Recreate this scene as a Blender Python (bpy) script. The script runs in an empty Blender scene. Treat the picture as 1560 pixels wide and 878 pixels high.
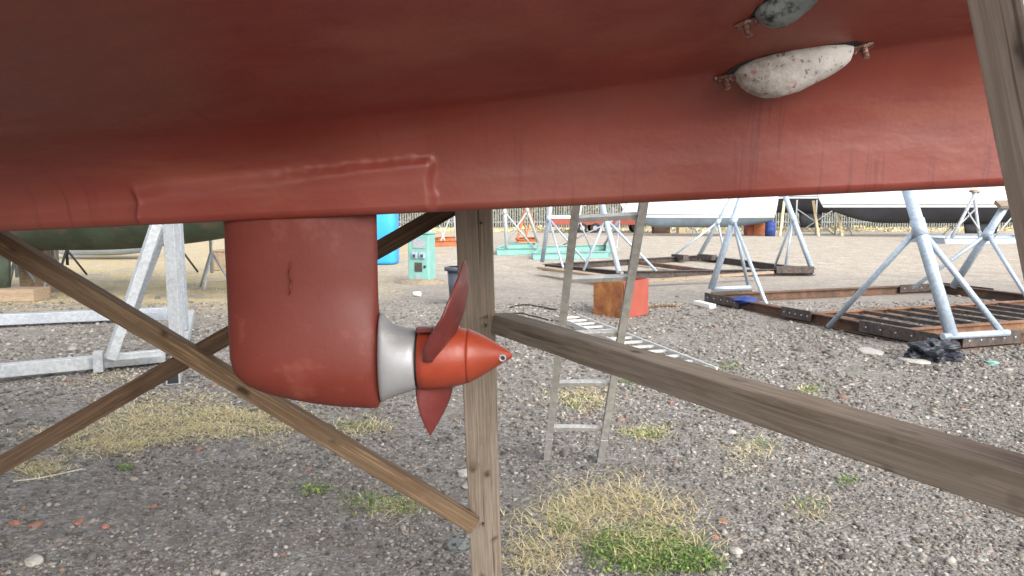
import bpy, bmesh, math, random
import numpy as np
from mathutils import Vector, Matrix
random.seed(7); rng = np.random.default_rng(7)
R_ = math.radians
S = bpy.context.scene
COL = S.collection

# ------------------------------------------------------------------ camera
F = 1127.0; CX, CY, HZ = 780.0, 439.0, 318.0; EYE = 1.65
PITCH = math.atan((CY-HZ)/F)
def ray(px, py):
    u = (px-CX)/F; v = (CY-py)/F
    return Vector((u, math.cos(PITCH)+v*math.sin(PITCH), -math.sin(PITCH)+v*math.cos(PITCH)))
def P(px, py, Y):
    d = ray(px, py); k = Y/d.y
    return Vector((d.x*k, Y, EYE+d.z*k))
def G(px, py, z=0.0):
    d = ray(px, py); k = (z-EYE)/d.z
    return Vector((d.x*k, d.y*k, z))
cam = bpy.data.cameras.new('camera'); co = bpy.data.objects.new('camera', cam); COL.objects.link(co)
cam.sensor_width = 36; cam.lens = 36*F/1560; cam.clip_end = 3000; cam.clip_start = 0.02
co.location = (0, 0, EYE); co.rotation_euler = (math.pi/2-PITCH, 0, 0); S.camera = co

# ------------------------------------------------------------------ materials
class N:
    def __init__(s, name):
        s.m = bpy.data.materials.new(name); s.m.use_nodes = True
        s.t = s.m.node_tree; s.b = s.t.nodes['Principled BSDF']; s.l = s.t.links
    def n(s, typ, **kw):
        x = s.t.nodes.new(typ)
        for k, v in kw.items():
            if k.startswith('i_'):
                key = k[2:]
                x.inputs[int(key) if key.isdigit() else key].default_value = v
            else: setattr(x, k, v)
        return x
    def link(s, a, b): s.l.new(a, b)
    def coord(s, kind='Object', scale=(1,1,1)):
        tc = s.n('ShaderNodeTexCoord'); mp = s.n('ShaderNodeMapping')
        mp.inputs['Scale'].default_value = scale
        s.link(tc.outputs[kind], mp.inputs['Vector']); return mp.outputs[0]
    def noise(s, vec, scale, detail=5, rough=.6, dist=0):
        x = s.n('ShaderNodeTexNoise'); x.inputs['Scale'].default_value = scale
        x.inputs['Detail'].default_value = detail; x.inputs['Roughness'].default_value = rough
        x.inputs['Distortion'].default_value = dist
        s.link(vec, x.inputs['Vector']); return x.outputs[0]
    def ramp(s, fac, stops, interp='LINEAR'):
        x = s.n('ShaderNodeValToRGB'); e = x.color_ramp.elements; x.color_ramp.interpolation = interp
        while len(e) < len(stops): e.new(.5)
        for q, (p, c) in zip(e, stops):
            q.position = p; q.color = (*c, 1) if len(c) == 3 else c
        s.link(fac, x.inputs[0]); return x.outputs[0]
    def mix(s, fac, a, b, mode='MIX'):
        x = s.n('ShaderNodeMix', data_type='RGBA', blend_type=mode)
        for v, i in ((fac, 0), (a, 6), (b, 7)):
            if isinstance(v, (int, float)): x.inputs[i].default_value = v
            elif isinstance(v, tuple): x.inputs[i].default_value = (*v, 1)
            else: s.link(v, x.inputs[i])
        return x.outputs[2]
    def bump(s, h, strength=.3, dist=.01, prev=None):
        x = s.n('ShaderNodeBump'); x.inputs['Strength'].default_value = strength
        x.inputs['Distance'].default_value = dist; s.link(h, x.inputs['Height'])
        if prev is not None: s.link(prev, x.inputs['Normal'])
        return x.outputs[0]
    def fin(s, col=None, rough=.6, metal=0, nrm=None, spec=.4):
        b = s.b
        if col is not None:
            if isinstance(col, tuple): b.inputs['Base Color'].default_value = (*col, 1)
            else: s.link(col, b.inputs['Base Color'])
        if isinstance(rough, (int, float)): b.inputs['Roughness'].default_value = rough
        else: s.link(rough, b.inputs['Roughness'])
        b.inputs['Metallic'].default_value = metal
        b.inputs['Specular IOR Level'].default_value = spec
        if nrm is not None: s.link(nrm, b.inputs['Normal'])
        return s.m
BW = lambda lo, hi: [(lo, (0,0,0)), (hi, (1,1,1))]

def mat_simple(name, c, rough=.6, metal=0, var=.25, scale=6, bump=.1, dirt=None, dirt_amt=(.55,.75)):
    n = N(name); v = n.coord()
    a = n.noise(v, scale, 6)
    c1 = tuple(x*(1-var) for x in c); c2 = tuple(min(1, x*(1+var)) for x in c)
    col = n.ramp(a, [(.3, c1), (.7, c2)])
    if dirt: col = n.mix(n.ramp(n.noise(v, scale*2.3, 8, .7), BW(*dirt_amt)), col, dirt)
    h = n.noise(v, scale*12, 4)
    return n.fin(col, rough, metal, n.bump(h, bump, .004))

def mat_hull():
    n = N('red_antifouling'); v = n.coord(); vs = n.coord(scale=(.35, 1, 1))
    big = n.noise(v, 1.7, 4); fine = n.noise(vs, 9, 8, .7)
    col = n.ramp(big, [(.3, (.136,.018,.0095)), (.55, (.174,.0265,.016)), (.75, (.212,.042,.029))])
    # dusty bare rolled patches
    col = n.mix(n.ramp(fine, [(.48,(0,0,0)), (.8,(.38,)*3)]), col, (.23,.075,.048))
    pt = n.noise(n.coord(scale=(.55,1,2.2)), 3.1, 7, .62)
    col = n.mix(n.ramp(pt, [(.52,(0,0,0)), (.60,(.45,)*3)]), col, (.235,.060,.032))
    scr = n.noise(n.coord(scale=(1.2,6,14)), 5, 9, .75)
    col = n.mix(n.ramp(scr, [(.63,(0,0,0)), (.75,(.25,)*3)]), col, (.33,.11,.08))
    dst = n.noise(n.coord(scale=(.5,1,1.3)), 1.5, 6, .6)
    col = n.mix(n.ramp(dst, [(.46,(0,0,0)), (.66,(.5,)*3)]), col, (.120,.046,.032))
    # runs: thin dark vertical drips
    w = n.noise(n.coord(scale=(30, .5, .9)), 1.0, 3, .5, .3)
    run = n.ramp(w, [(.0,(0,0,0)), (.57,(0,0,0)), (.60,(1,1,1)), (.63,(0,0,0))])
    msk = n.ramp(n.noise(v, 2.2, 2), BW(.5,.62))
    mm = n.mix(1.0, run, msk, 'MULTIPLY')
    mm2 = n.mix(1.0, mm, (.55,.55,.55), 'MULTIPLY')
    col = n.mix(mm2, col, (.085,.010,.008))
    bh = n.noise(n.coord(scale=(1,1,1)), 60, 3, .5); bh2 = n.noise(n.coord(scale=(2,6,9)), 4, 5, .6)
    nr = n.bump(bh, .12, .003); nr = n.bump(n.noise(n.coord(scale=(1,1.4,1.4)), 7, 4, .5), .25, .014, nr)
    rough = n.ramp(fine, [(.3, (.36,)*3), (.75, (.58,)*3)])
    return n.fin(col, rough, 0, nr, .5)

def mat_leg():
    n = N('smooth_red_antifouling'); v = n.coord()
    col = n.ramp(n.noise(v, 3.2, 5), [(.3, (.098,.014,.0075)), (.7, (.132,.0215,.013))])
    col = n.mix(n.ramp(n.noise(v, 11, 6, .6), [(.55,(0,0,0)), (.72,(.35,)*3)]), col, (.28,.085,.06))
    col = n.mix(n.ramp(n.noise(v, 120, 2), [(.74,(0,0,0)), (.80,(.4,)*3)]), col, (.20,.08,.055))
    nr = n.bump(n.noise(v, 55, 3), .1, .003); nr = n.bump(n.noise(v, 14, 4), .14, .008, nr)
    return n.fin(col, n.ramp(n.noise(v, 8, 5), [(.3, (.50,)*3), (.7, (.62,)*3)]), 0, nr, .35)

def mat_wood(name, c1, c2, grey):
    n = N(name); v = n.coord(scale=(1.6, 46, 46))
    oi = n.n('ShaderNodeObjectInfo')
    add = n.n('ShaderNodeVectorMath', operation='ADD'); n.link(v, add.inputs[0])
    sc = n.n('ShaderNodeMath', operation='MULTIPLY', i_1=37.0); n.link(oi.outputs['Random'], sc.inputs[0])
    n.link(sc.outputs[0], add.inputs[1]); v = add.outputs[0]
    g = n.noise(v, 1.6, 10, .72, .9)
    col = n.ramp(g, [(.34, tuple(a*.85 for a in c1)), (.47, c1), (.54, tuple((a+b)/2 for a, b in zip(c1, c2))), (.66, c2)])
    wv = n.n('ShaderNodeTexWave', wave_type='BANDS', bands_direction='Y'); wv.inputs['Scale'].default_value = 9; wv.inputs['Distortion'].default_value = 5; wv.inputs['Detail'].default_value = 4; wv.inputs['Detail Scale'].default_value = 1.2
    wa = n.n('ShaderNodeVectorMath', operation='ADD'); n.link(n.coord(scale=(.35, 2.6, 2.6)), wa.inputs[0]); n.link(sc.outputs[0], wa.inputs[1]); n.link(wa.outputs[0], wv.inputs['Vector'])
    ring = n.ramp(wv.outputs['Fac'], [(.0,(.0,)*3), (.6,(.0,)*3), (.95,(.5,)*3)])
    col = n.mix(ring, col, tuple(a*.8 for a in c1))
    st = n.noise(n.coord(scale=(2.2, 6, 6)), 1.6, 6, .6)
    col = n.mix(n.ramp(st, [(.42,(0,0,0)), (.72,(.5,)*3)]), col, grey)
    cr = n.noise(n.coord(scale=(.9, 60, 60)), 1.5, 4, .5)
    crm = n.ramp(cr, [(.62,(0,0,0)), (.68,(.75,)*3)])
    col = n.mix(crm, col, tuple(a*.28 for a in c1))
    # knots
    vo = n.n('ShaderNodeTexVoronoi'); vo.inputs['Scale'].default_value = 1.0
    dv = n.n('ShaderNodeVectorMath', operation='ADD'); kd = n.n('ShaderNodeVectorMath', operation='ADD'); n.link(n.coord(scale=(5.2, 10, 10)), kd.inputs[0]); kn_ = n.n('ShaderNodeTexNoise'); kn_.inputs['Scale'].default_value = 14; n.link(n.coord(), kn_.inputs['Vector']); ks = n.n('ShaderNodeVectorMath', operation='SCALE'); ks.inputs['Scale'].default_value = .45; n.link(kn_.outputs['Color'], ks.inputs[0]); n.link(ks.outputs[0], kd.inputs[1]); n.link(kd.outputs[0], dv.inputs[0]); n.link(sc.outputs[0], dv.inputs[1])
    n.link(dv.outputs[0], vo.inputs['Vector'])
    kn = n.ramp(vo.outputs['Distance'], [(.07,(.85,)*3), (.13,(.35,)*3), (.20,(0,0,0))])
    col = n.mix(kn, col, tuple(a*.22 for a in c1))
    nr = n.bump(g, .25, .004); nr = n.bump(crm, -.3, .004, nr)
    return n.fin(col, .85, 0, nr, .15)

def mat_galv(name, c, metal=.25, rough=.5):
    n = N(name); v = n.coord()
    vo = n.n('ShaderNodeTexVoronoi'); vo.inputs['Scale'].default_value = 38; n.link(v, vo.inputs['Vector'])
    a = n.noise(v, 3, 7, .65)
    col = n.ramp(vo.outputs['Color'], [(.2, tuple(x*.86 for x in c)), (.8, tuple(min(1, x*1.1) for x in c))])
    col = n.mix(n.ramp(a, [(.5,(0,0,0)), (.75,(.45,)*3)]), col, tuple(x*.55 for x in c))
    col = n.mix(n.ramp(n.noise(v, 9, 7, .7), [(.64,(0,0,0)), (.74,(.6,)*3)]), col, (.30,.19,.11))
    return n.fin(col, rough, metal, n.bump(a, .08, .004), .5)

def mat_rust(name='rusty_steel', c1=(.105,.066,.048), c2=(.225,.125,.08), c3=(.05,.04,.038)):
    n = N(name); v = n.coord()
    a = n.noise(v, 2.4, 8, .7); b = n.noise(v, 14, 7, .7)
    col = n.ramp(a, [(.3, c3), (.46, c1), (.68, c2)])
    col = n.mix(n.ramp(b, [(.5,(0,0,0)), (.7,(.6,)*3)]), col, tuple(x*.6 for x in c1))
    return n.fin(col, .85, .1, n.bump(b, .35, .006), .2)

def mat_ground():
    n = N('gravel_ground'); v = n.coord()
    vo = n.n('ShaderNodeTexVoronoi'); vo.inputs['Scale'].default_value = 46; n.link(v, vo.inputs['Vector'])
    vo2 = n.n('ShaderNodeTexVoronoi'); vo2.inputs['Scale'].default_value = 17; n.link(v, vo2.inputs['Vector'])
    bw = n.n('ShaderNodeSeparateColor'); n.link(vo.outputs['Color'], bw.inputs[0])
    st = n.ramp(bw.outputs[0], [(.0,(.09,.083,.076)), (.45,(.185,.171,.157)), (.82,(.26,.242,.222)), (.95,(.42,.40,.37)), (1,(.24,.15,.11))])
    bw2 = n.n('ShaderNodeSeparateColor'); n.link(vo2.outputs['Color'], bw2.inputs[0])
    st2 = n.ramp(bw2.outputs[1], [(.0,(.12,.11,.102)), (.6,(.21,.194,.178)), (.93,(.30,.28,.256))])
    st = n.mix(.4, st, st2)
    a = n.noise(v, .55, 7, .6); mud = n.noise(v, 3.2, 8, .7)
    st = n.mix(n.ramp(mud, [(.46,(0,0,0)), (.68,(.75,)*3)]), st, (.155,.132,.112))
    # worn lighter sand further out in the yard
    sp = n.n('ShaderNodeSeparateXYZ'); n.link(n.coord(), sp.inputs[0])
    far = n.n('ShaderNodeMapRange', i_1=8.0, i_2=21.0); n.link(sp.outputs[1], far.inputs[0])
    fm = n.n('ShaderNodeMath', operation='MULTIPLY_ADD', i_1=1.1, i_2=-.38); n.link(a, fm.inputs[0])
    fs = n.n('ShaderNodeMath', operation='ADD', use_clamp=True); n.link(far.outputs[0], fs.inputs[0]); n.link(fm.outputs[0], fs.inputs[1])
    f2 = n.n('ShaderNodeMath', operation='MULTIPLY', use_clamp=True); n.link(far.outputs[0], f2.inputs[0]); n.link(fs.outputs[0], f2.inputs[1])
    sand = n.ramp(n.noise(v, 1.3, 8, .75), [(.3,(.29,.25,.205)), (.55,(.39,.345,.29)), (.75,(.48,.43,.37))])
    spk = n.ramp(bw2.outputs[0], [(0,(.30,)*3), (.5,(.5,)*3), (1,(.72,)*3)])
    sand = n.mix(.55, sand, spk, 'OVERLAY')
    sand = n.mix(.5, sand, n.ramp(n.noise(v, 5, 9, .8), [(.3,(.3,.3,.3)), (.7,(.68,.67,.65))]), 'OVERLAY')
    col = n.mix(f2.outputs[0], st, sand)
    # dry turf on the yard's left side
    lf = n.n('ShaderNodeMapRange', i_1=-2.2, i_2=-4.5); n.link(sp.outputs[0], lf.inputs[0])
    yf = n.n('ShaderNodeMapRange', i_1=11.2, i_2=13.5); n.link(sp.outputs[1], yf.inputs[0])
    m1 = n.n('ShaderNodeMath', operation='MULTIPLY'); n.link(lf.outputs[0], m1.inputs[0]); n.link(yf.outputs[0], m1.inputs[1])
    gm = n.ramp(n.noise(v, 1.1, 8, .7), BW(.38,.56)); m2 = n.n('ShaderNodeMath', operation='MULTIPLY'); n.link(m1.outputs[0], m2.inputs[0]); n.link(gm, m2.inputs[1])
    turf = n.ramp(n.noise(v, 9, 6, .7), [(.3,(.30,.235,.13)), (.6,(.47,.385,.22)), (.8,(.40,.36,.18))])
    col = n.mix(m2.outputs[0], col, turf)
    hv = n.n('ShaderNodeMath', operation='SUBTRACT', i_0=1.0); n.link(vo.outputs['Distance'], hv.inputs[1])
    nr = n.bump(hv.outputs[0], .8, .012); nr = n.bump(mud, .5, .03, nr)
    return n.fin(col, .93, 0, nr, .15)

def mat_anode():
    n = N('pitted_zinc'); v = n.coord()
    col = n.ramp(n.noise(v, 16, 6), [(.3,(.42,.39,.36)), (.7,(.62,.59,.56))])
    sp = n.n('ShaderNodeSeparateXYZ'); n.link(v, sp.inputs[0])
    mr = n.n('ShaderNodeMapRange', i_1=2.10, i_2=1.90, i_3=.0, i_4=.85); n.link(sp.outputs[0], mr.inputs[0])
    d = n.mix(1.0, n.ramp(n.noise(v, 38, 8, .7), BW(.40,.60)), mr.outputs[0], 'MULTIPLY')
    col = n.mix(d, col, (.17,.125,.085))
    col = n.mix(n.ramp(n.noise(v, 90, 4, .6), [(.60,(0,0,0)), (.66,(.8,)*3)]), col, (.10,.085,.08))
    col = n.mix(n.ramp(n.noise(v, 13, 3), [(.62,(0,0,0)), (.68,(.75,)*3)]), col, (.34,.09,.075))
    return n.fin(col, .85, 0, n.bump(n.noise(v, 70, 6, .7), .6, .006), .2)

def mat_island(name, stops, rough=.85, trans=0):
    n = N(name); g = n.n('ShaderNodeNewGeometry')
    col = n.ramp(g.outputs['Random Per Island'], stops)
    v = n.coord(); col = n.mix(.35, col, n.ramp(n.noise(v, 70, 4), [(.3,(.2,.2,.2)), (.7,(.6,.59,.57))]), 'OVERLAY')
    return n.fin(col, rough, 0, None, .2)

M = {}
M['hull'] = mat_hull(); M['leg'] = mat_leg()
M['prop'] = mat_simple('orange_red_primer', (.225,.034,.014), .4, 0, .2, 9, .12, (.22,.03,.02), (.5,.8))
M['blade'] = mat_simple('dark_red_paint', (.095,.017,.015), .36, 0, .3, 11, .15, (.17,.05,.04), (.58,.75))
M['zinc'] = mat_simple('scuffed_zinc', (.27,.27,.275), .5, .35, .10, 7, .1, (.40,.40,.40), (.55,.75))
M['anode'] = mat_anode()
M['anode_grey'] = mat_simple('weathered_grey_zinc', (.15,.165,.16), .85, 0, .4, 14, .6, (.02,.02,.02), (.52,.62))
M['dark'] = mat_simple('black_rubber', (.02,.02,.02), .7, 0, .3)
M['scab'] = mat_simple('flaking_rust', (.16,.07,.05), .9, 0, .5, 40, .8, (.48,.33,.28), (.52,.62))
M['white'] = mat_simple('white_gelcoat', (.72,.72,.69), .35, 0, .05, 2, .02)
M['wood_post'] = mat_wood('weathered_timber', (.195,.155,.118), (.305,.248,.196), (.280,.240,.200))
M['wood_grey'] = mat_wood('lit_grey_timber', (.38,.33,.275), (.54,.485,.42), (.50,.455,.40))  # grey timber, paled past the wood's own tone to stand in for light
M['wood_brace'] = mat_wood('brown_timber', (.115,.073,.042), (.245,.165,.100), (.20,.148,.100))
M['wood_dark'] = mat_wood('dark_brown_timber', (.060,.036,.022), (.135,.085,.052), (.105,.073,.050))
M['wood_pale'] = mat_wood('pale_timber', (.26,.185,.12), (.44,.34,.24), (.35,.30,.24))
M['wood_end'] = M['wood_post']
M['galv'] = mat_galv('galvanised_steel', (.34,.365,.40))
M['galv_blue'] = mat_galv('pale_blue_galvanised', (.37,.44,.52))
M['galv_white'] = mat_galv('white_painted_steel', (.36,.38,.395), .05)
M['alu'] = mat_galv('aluminium', (.50,.485,.46), .75, .36)
M['alu_bright'] = mat_galv('bright_aluminium', (.55,.54,.52), .5, .42)
M['rust'] = mat_rust()
M['rust_top'] = mat_rust('orange_rust', (.19,.105,.065), (.33,.19,.115), (.13,.07,.05))
M['plate'] = mat_simple('black_steel_plate', (.05,.043,.042), .75, .1, .4, 7, .2, (.13,.085,.06), (.48,.66))
M['mint'] = mat_simple('mint_paint', (.17,.36,.32), .5, 0, .12, 4, .08, (.20,.30,.25), (.62,.8))
M['orange'] = mat_simple('orange_paint', (.34,.11,.04), .7, 0, .3, 5, .2, (.20,.08,.04), (.55,.7))
M['blue'] = mat_simple('blue_plastic', (.03,.29,.66), .45, 0, .1, 2, .03)
M['bluedark'] = mat_simple('blue_cloth', (.025,.05,.20), .8, 0, .35, 9, .3)
M['bin'] = mat_simple('slate_plastic', (.06,.07,.095), .5, 0, .15, 4, .05)
M['ground'] = mat_ground()
M['redbox'] = mat_simple('faded_red_paint', (.27,.062,.042), .65, 0, .14, 5, .15, (.38,.13,.05), (.6,.75))
M['greenbot'] = mat_simple('green_antifouling', (.040,.058,.037), .7, 0, .45, 1.4, .2, (.10,.075,.05), (.52,.7))
M['greybot'] = mat_simple('blue_grey_antifouling', (.15,.19,.23), .7, 0, .2, 1.2, .1)
M['blackbot'] = mat_simple('black_antifouling', (.022,.022,.028), .7, 0, .3, 1, .1)
M['bag'] = mat_simple('black_plastic_bag', (.014,.016,.024), .4, 0, .4, 12, .5)
M['brick'] = mat_simple('broken_brick', (.30,.15,.105), .9, 0, .3, 40, .6, (.22,.16,.13), (.55,.7))
M['dirt'] = mat_simple('sandy_earth', (.25,.20,.14), .95, 0, .35, 9, .6, (.13,.11,.08), (.5,.65))
M['stone'] = mat_simple('pale_stone', (.38,.36,.325), .9, 0, .25, 20, .5, (.28,.26,.23), (.5,.65))
M['bark'] = mat_simple('grey_bark', (.22,.22,.20), .95, 0, .4, 5, .6)
M['glass'] = mat_simple('dark_glass', (.03,.035,.04), .1, 0, .1)
M['cord'] = mat_simple('dark_cable', (.03,.028,.026), .7, 0, .2)
M['palecord'] = mat_simple('pale_rope', (.5,.48,.44), .9, 0, .2)
M['cream'] = mat_simple('cream_paint', (.62,.50,.30), .7, 0, .2)

# ------------------------------------------------------------------ mesh helper
W = {}
def thing(name, label, cat, loc, group=None):
    o = bpy.data.objects.new(name, None); o.empty_display_size = .1
    COL.objects.link(o); o.location = loc; W[o] = Vector(loc)
    tag(o, label, cat, group); return o
def tag(o, label, cat, group=None, kind=None):
    if label: o['label'] = label
    if cat: o['category'] = cat
    if group: o['group'] = group
    if kind: o['kind'] = kind
def link_mesh(name, me, mat, parent, origin):
    if mat is not None: me.materials.append(mat)
    o = bpy.data.objects.new(name, me); COL.objects.link(o)
    if parent is not None:
        o.parent = parent; o.location = (0,0,0); W[o] = W[parent]
    else:
        o.location = origin; W[o] = Vector(origin)
    return o
class MB:
    def __init__(s): s.v = []; s.f = []; s.sm = []
    def add(s, vs, fs, smooth=False):
        b = len(s.v); s.v += [Vector(x) for x in vs]
        s.f += [tuple(b+i for i in f) for f in fs]; s.sm += [smooth]*len(fs); return s
    def bar(s, p, q, w, h, up=(0,0,1)):
        p, q = Vector(p), Vector(q); d = (q-p).normalized(); u = Vector(up)
        if abs(d.dot(u)) > .98: u = Vector((0,1,0))
        a = d.cross(u).normalized(); c = a.cross(d).normalized()
        vs = [e + a*x*w/2 + c*y*h/2 for e in (p, q) for x, y in ((-1,-1),(1,-1),(1,1),(-1,1))]
        return s.add(vs, [(0,1,2,3),(7,6,5,4),(0,4,5,1),(1,5,6,2),(2,6,7,3),(3,7,4,0)])
    def box(s, c, sx, sy, sz, rz=0):
        c = Vector(c); m = Matrix.Rotation(rz, 3, 'Z')
        return s.bar(c-m@Vector((sx/2,0,0)), c+m@Vector((sx/2,0,0)), sy, sz)
    def ibeam(s, p, q, w, h):
        p, q = Vector(p), Vector(q); t = .016
        z = Vector((0,0,h/2-t/2))
        s.bar(p+z, q+z, w, t); s.bar(p-z, q-z, w, t)
        return s.bar(p, q, .014, h-2*t)
    def tube(s, p, q, r, n=10, r2=None, cap=True):
        p, q = Vector(p), Vector(q); r2 = r if r2 is None else r2
        d = (q-p).normalized(); u = Vector((0,0,1)) if abs(d.z) < .95 else Vector((1,0,0))
        a = d.cross(u).normalized(); c = a.cross(d)
        ring = lambda o, rr: [o + (a*math.cos(t)+c*math.sin(t))*rr for t in [2*math.pi*k/n for k in range(n)]]
        b = len(s.v); s.add(ring(p, r)+ring(q, r2), [(k, (k+1)%n, n+(k+1)%n, n+k) for k in range(n)], True)
        if cap:
            s.f += [tuple(b+k for k in range(n))[::-1], tuple(b+n+k for k in range(n))]; s.sm += [False]*2
        return s
    def path(s, pts, r, n=6):
        for a, b in zip(pts, pts[1:]): s.tube(a, b, r, n)
        return s
    def loft(s, rings, closed=True, cap=(True, True), smooth=True):
        n = len(rings[0]); b = len(s.v); s.v += [Vector(x) for r in rings for x in r]
        kk = n if closed else n-1
        for i in range(len(rings)-1):
            for k in range(kk):
                s.f.append((b+i*n+k, b+i*n+(k+1)%n, b+(i+1)*n+(k+1)%n, b+(i+1)*n+k)); s.sm.append(smooth)
        if cap[0]: s.f.append(tuple(b+k for k in range(n))[::-1]); s.sm.append(False)
        if cap[1]: s.f.append(tuple(b+(len(rings)-1)*n+k for k in range(n))); s.sm.append(False)
        return s
    def blob(s, c, rx, ry, rz, sub=2, amp=.15, rot=0, seed=0):
        bm = bmesh.new(); bmesh.ops.create_icosphere(bm, subdivisions=sub, radius=1)
        r = random.Random(seed); ph = [r.uniform(0, 6.3) for _ in range(6)]
        m = Matrix.Rotation(rot, 3, 'Z'); vs = []
        for x in bm.verts:
            k = 1+amp*(math.sin(3*x.co.x+ph[0])+math.sin(4*x.co.y+ph[1])+math.sin(5*x.co.z+ph[2])+math.sin(9*x.co.x+7*x.co.y+ph[3]))/2
            vs.append(Vector(c)+m@Vector((x.co.x*rx*k, x.co.y*ry*k, x.co.z*rz*k)))
        fs = [tuple(v.index for v in f.verts) for f in bm.faces]; bm.free()
        return s.add(vs, fs, sub > 2)
    def build(s, name, mat, parent=None, origin=None, bevel=0, fix=True):
        if parent is not None: o = W[parent]
        else:
            if origin is None:
                xs = [v.x for v in s.v]; ys = [v.y for v in s.v]; zs = [v.z for v in s.v]
                origin = ((min(xs)+max(xs))/2, (min(ys)+max(ys))/2, min(zs))
            o = Vector(origin)
        me = bpy.data.meshes.new(name); me.from_pydata([tuple(v-o) for v in s.v], [], s.f)
        me.polygons.foreach_set('use_smooth', s.sm)
        if fix:
            bm = bmesh.new(); bm.from_mesh(me); bmesh.ops.recalc_face_normals(bm, faces=bm.faces); bm.to_mesh(me); bm.free()
        me.update()
        ob = link_mesh(name, me, mat, parent, o)
        if bevel:
            b = ob.modifiers.new('bevel', 'BEVEL'); b.width = bevel; b.segments = 2; b.limit_method = 'ANGLE'
        return ob
def timber(name, p, q, w, h, mat, parent, up=(0,0,1), bevel=.004):
    """a beam with its own axes (local X along the grain)"""
    p, q = Vector(p), Vector(q); L = (q-p).length; d = (q-p)/L
    u = Vector(up); a = u.cross(d).normalized(); c = d.cross(a).normalized()
    nx = max(2, int(L/.12)); rr = random.Random(hash(name) & 7 + int(L*97))
    rings = []
    for i in range(nx+1):
        x = L*i/nx; j = lambda: rr.uniform(-.0012, .0012)
        rings.append([(x, -w/2+j(), -h/2+j()), (x, w/2+j(), -h/2+j()), (x, w/2+j(), h/2+j()), (x, -w/2+j(), h/2+j())])
    m = MB(); m.loft(rings, smooth=False)
    me = bpy.data.meshes.new(name); me.from_pydata([tuple(v) for v in m.v], [], m.f)
    bm = bmesh.new(); bm.from_mesh(me); bmesh.ops.recalc_face_normals(bm, faces=bm.faces); bm.to_mesh(me); bm.free()
    o = link_mesh(name, me, mat, parent, p)
    rot = Matrix((d, a, c)).transposed().to_quaternion()
    o.rotation_mode = 'QUATERNION'; o.rotation_quaternion = rot
    o.location = p - (W[parent] if parent is not None else Vector())
    b = o.modifiers.new('bevel', 'BEVEL'); b.width = bevel; b.segments = 2; b.limit_method = 'ANGLE'; b.angle_limit = R_(50)
    return o

# ------------------------------------------------------------------ ground
def gh(x, y):
    x = np.asarray(x, float); y = np.asarray(y, float)
    a = .014*np.sin(1.7*x+.6*y)*np.sin(1.3*y-.4*x) + .008*np.sin(4.1*x+2*y+1)*np.sin(3.7*y-1.2*x) + .004*np.sin(9*x-3*y)*np.sin(8*y+2)
    d = np.hypot(x, y-5)
    return a*np.clip((16-d)/8, 0, 1)
def gz(p): return float(gh(p.x, p.y))
def axis(lo, hi, step, far):
    a = list(np.arange(lo, hi+1e-6, step)); k = step
    l, r = [lo], [hi]
    while r[-1] < far: k *= 1.35; r.append(r[-1]+k); l.append(l[-1]-k)
    return np.array(l[:0:-1]+a+r[1:])
gx = axis(-8, 8, .09, 1500); gy = axis(-2, 13, .09, 1500)
X, Y = np.meshgrid(gx, gy); Z = gh(X, Y)
nx, ny = len(gx), len(gy)
me = bpy.data.meshes.new('ground')
idx = np.arange(nx*ny).reshape(ny, nx)
quads = np.stack([idx[:-1,:-1], idx[:-1,1:], idx[1:,1:], idx[1:,:-1]], -1).reshape(-1, 4)
def np_mesh(me, verts, faces):
    n = faces.shape[1]
    me.vertices.add(len(verts)); me.vertices.foreach_set('co', verts.astype(np.float32).ravel())
    me.loops.add(faces.size); me.loops.foreach_set('vertex_index', faces.astype(np.int32).ravel())
    me.polygons.add(len(faces)); me.polygons.foreach_set('loop_start', np.arange(0, faces.size, n, dtype=np.int32))
    me.update(calc_edges=True); me.validate()
np_mesh(me, np.stack([X, Y, Z], -1).reshape(-1, 3), quads)
me.polygons.foreach_set('use_smooth', [True]*len(me.polygons))
g = link_mesh('ground', me, M['ground'], None, (0,0,0)); tag(g, 'grey gravel yard ground fading to pale sand further off', 'ground', None, 'structure')

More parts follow.
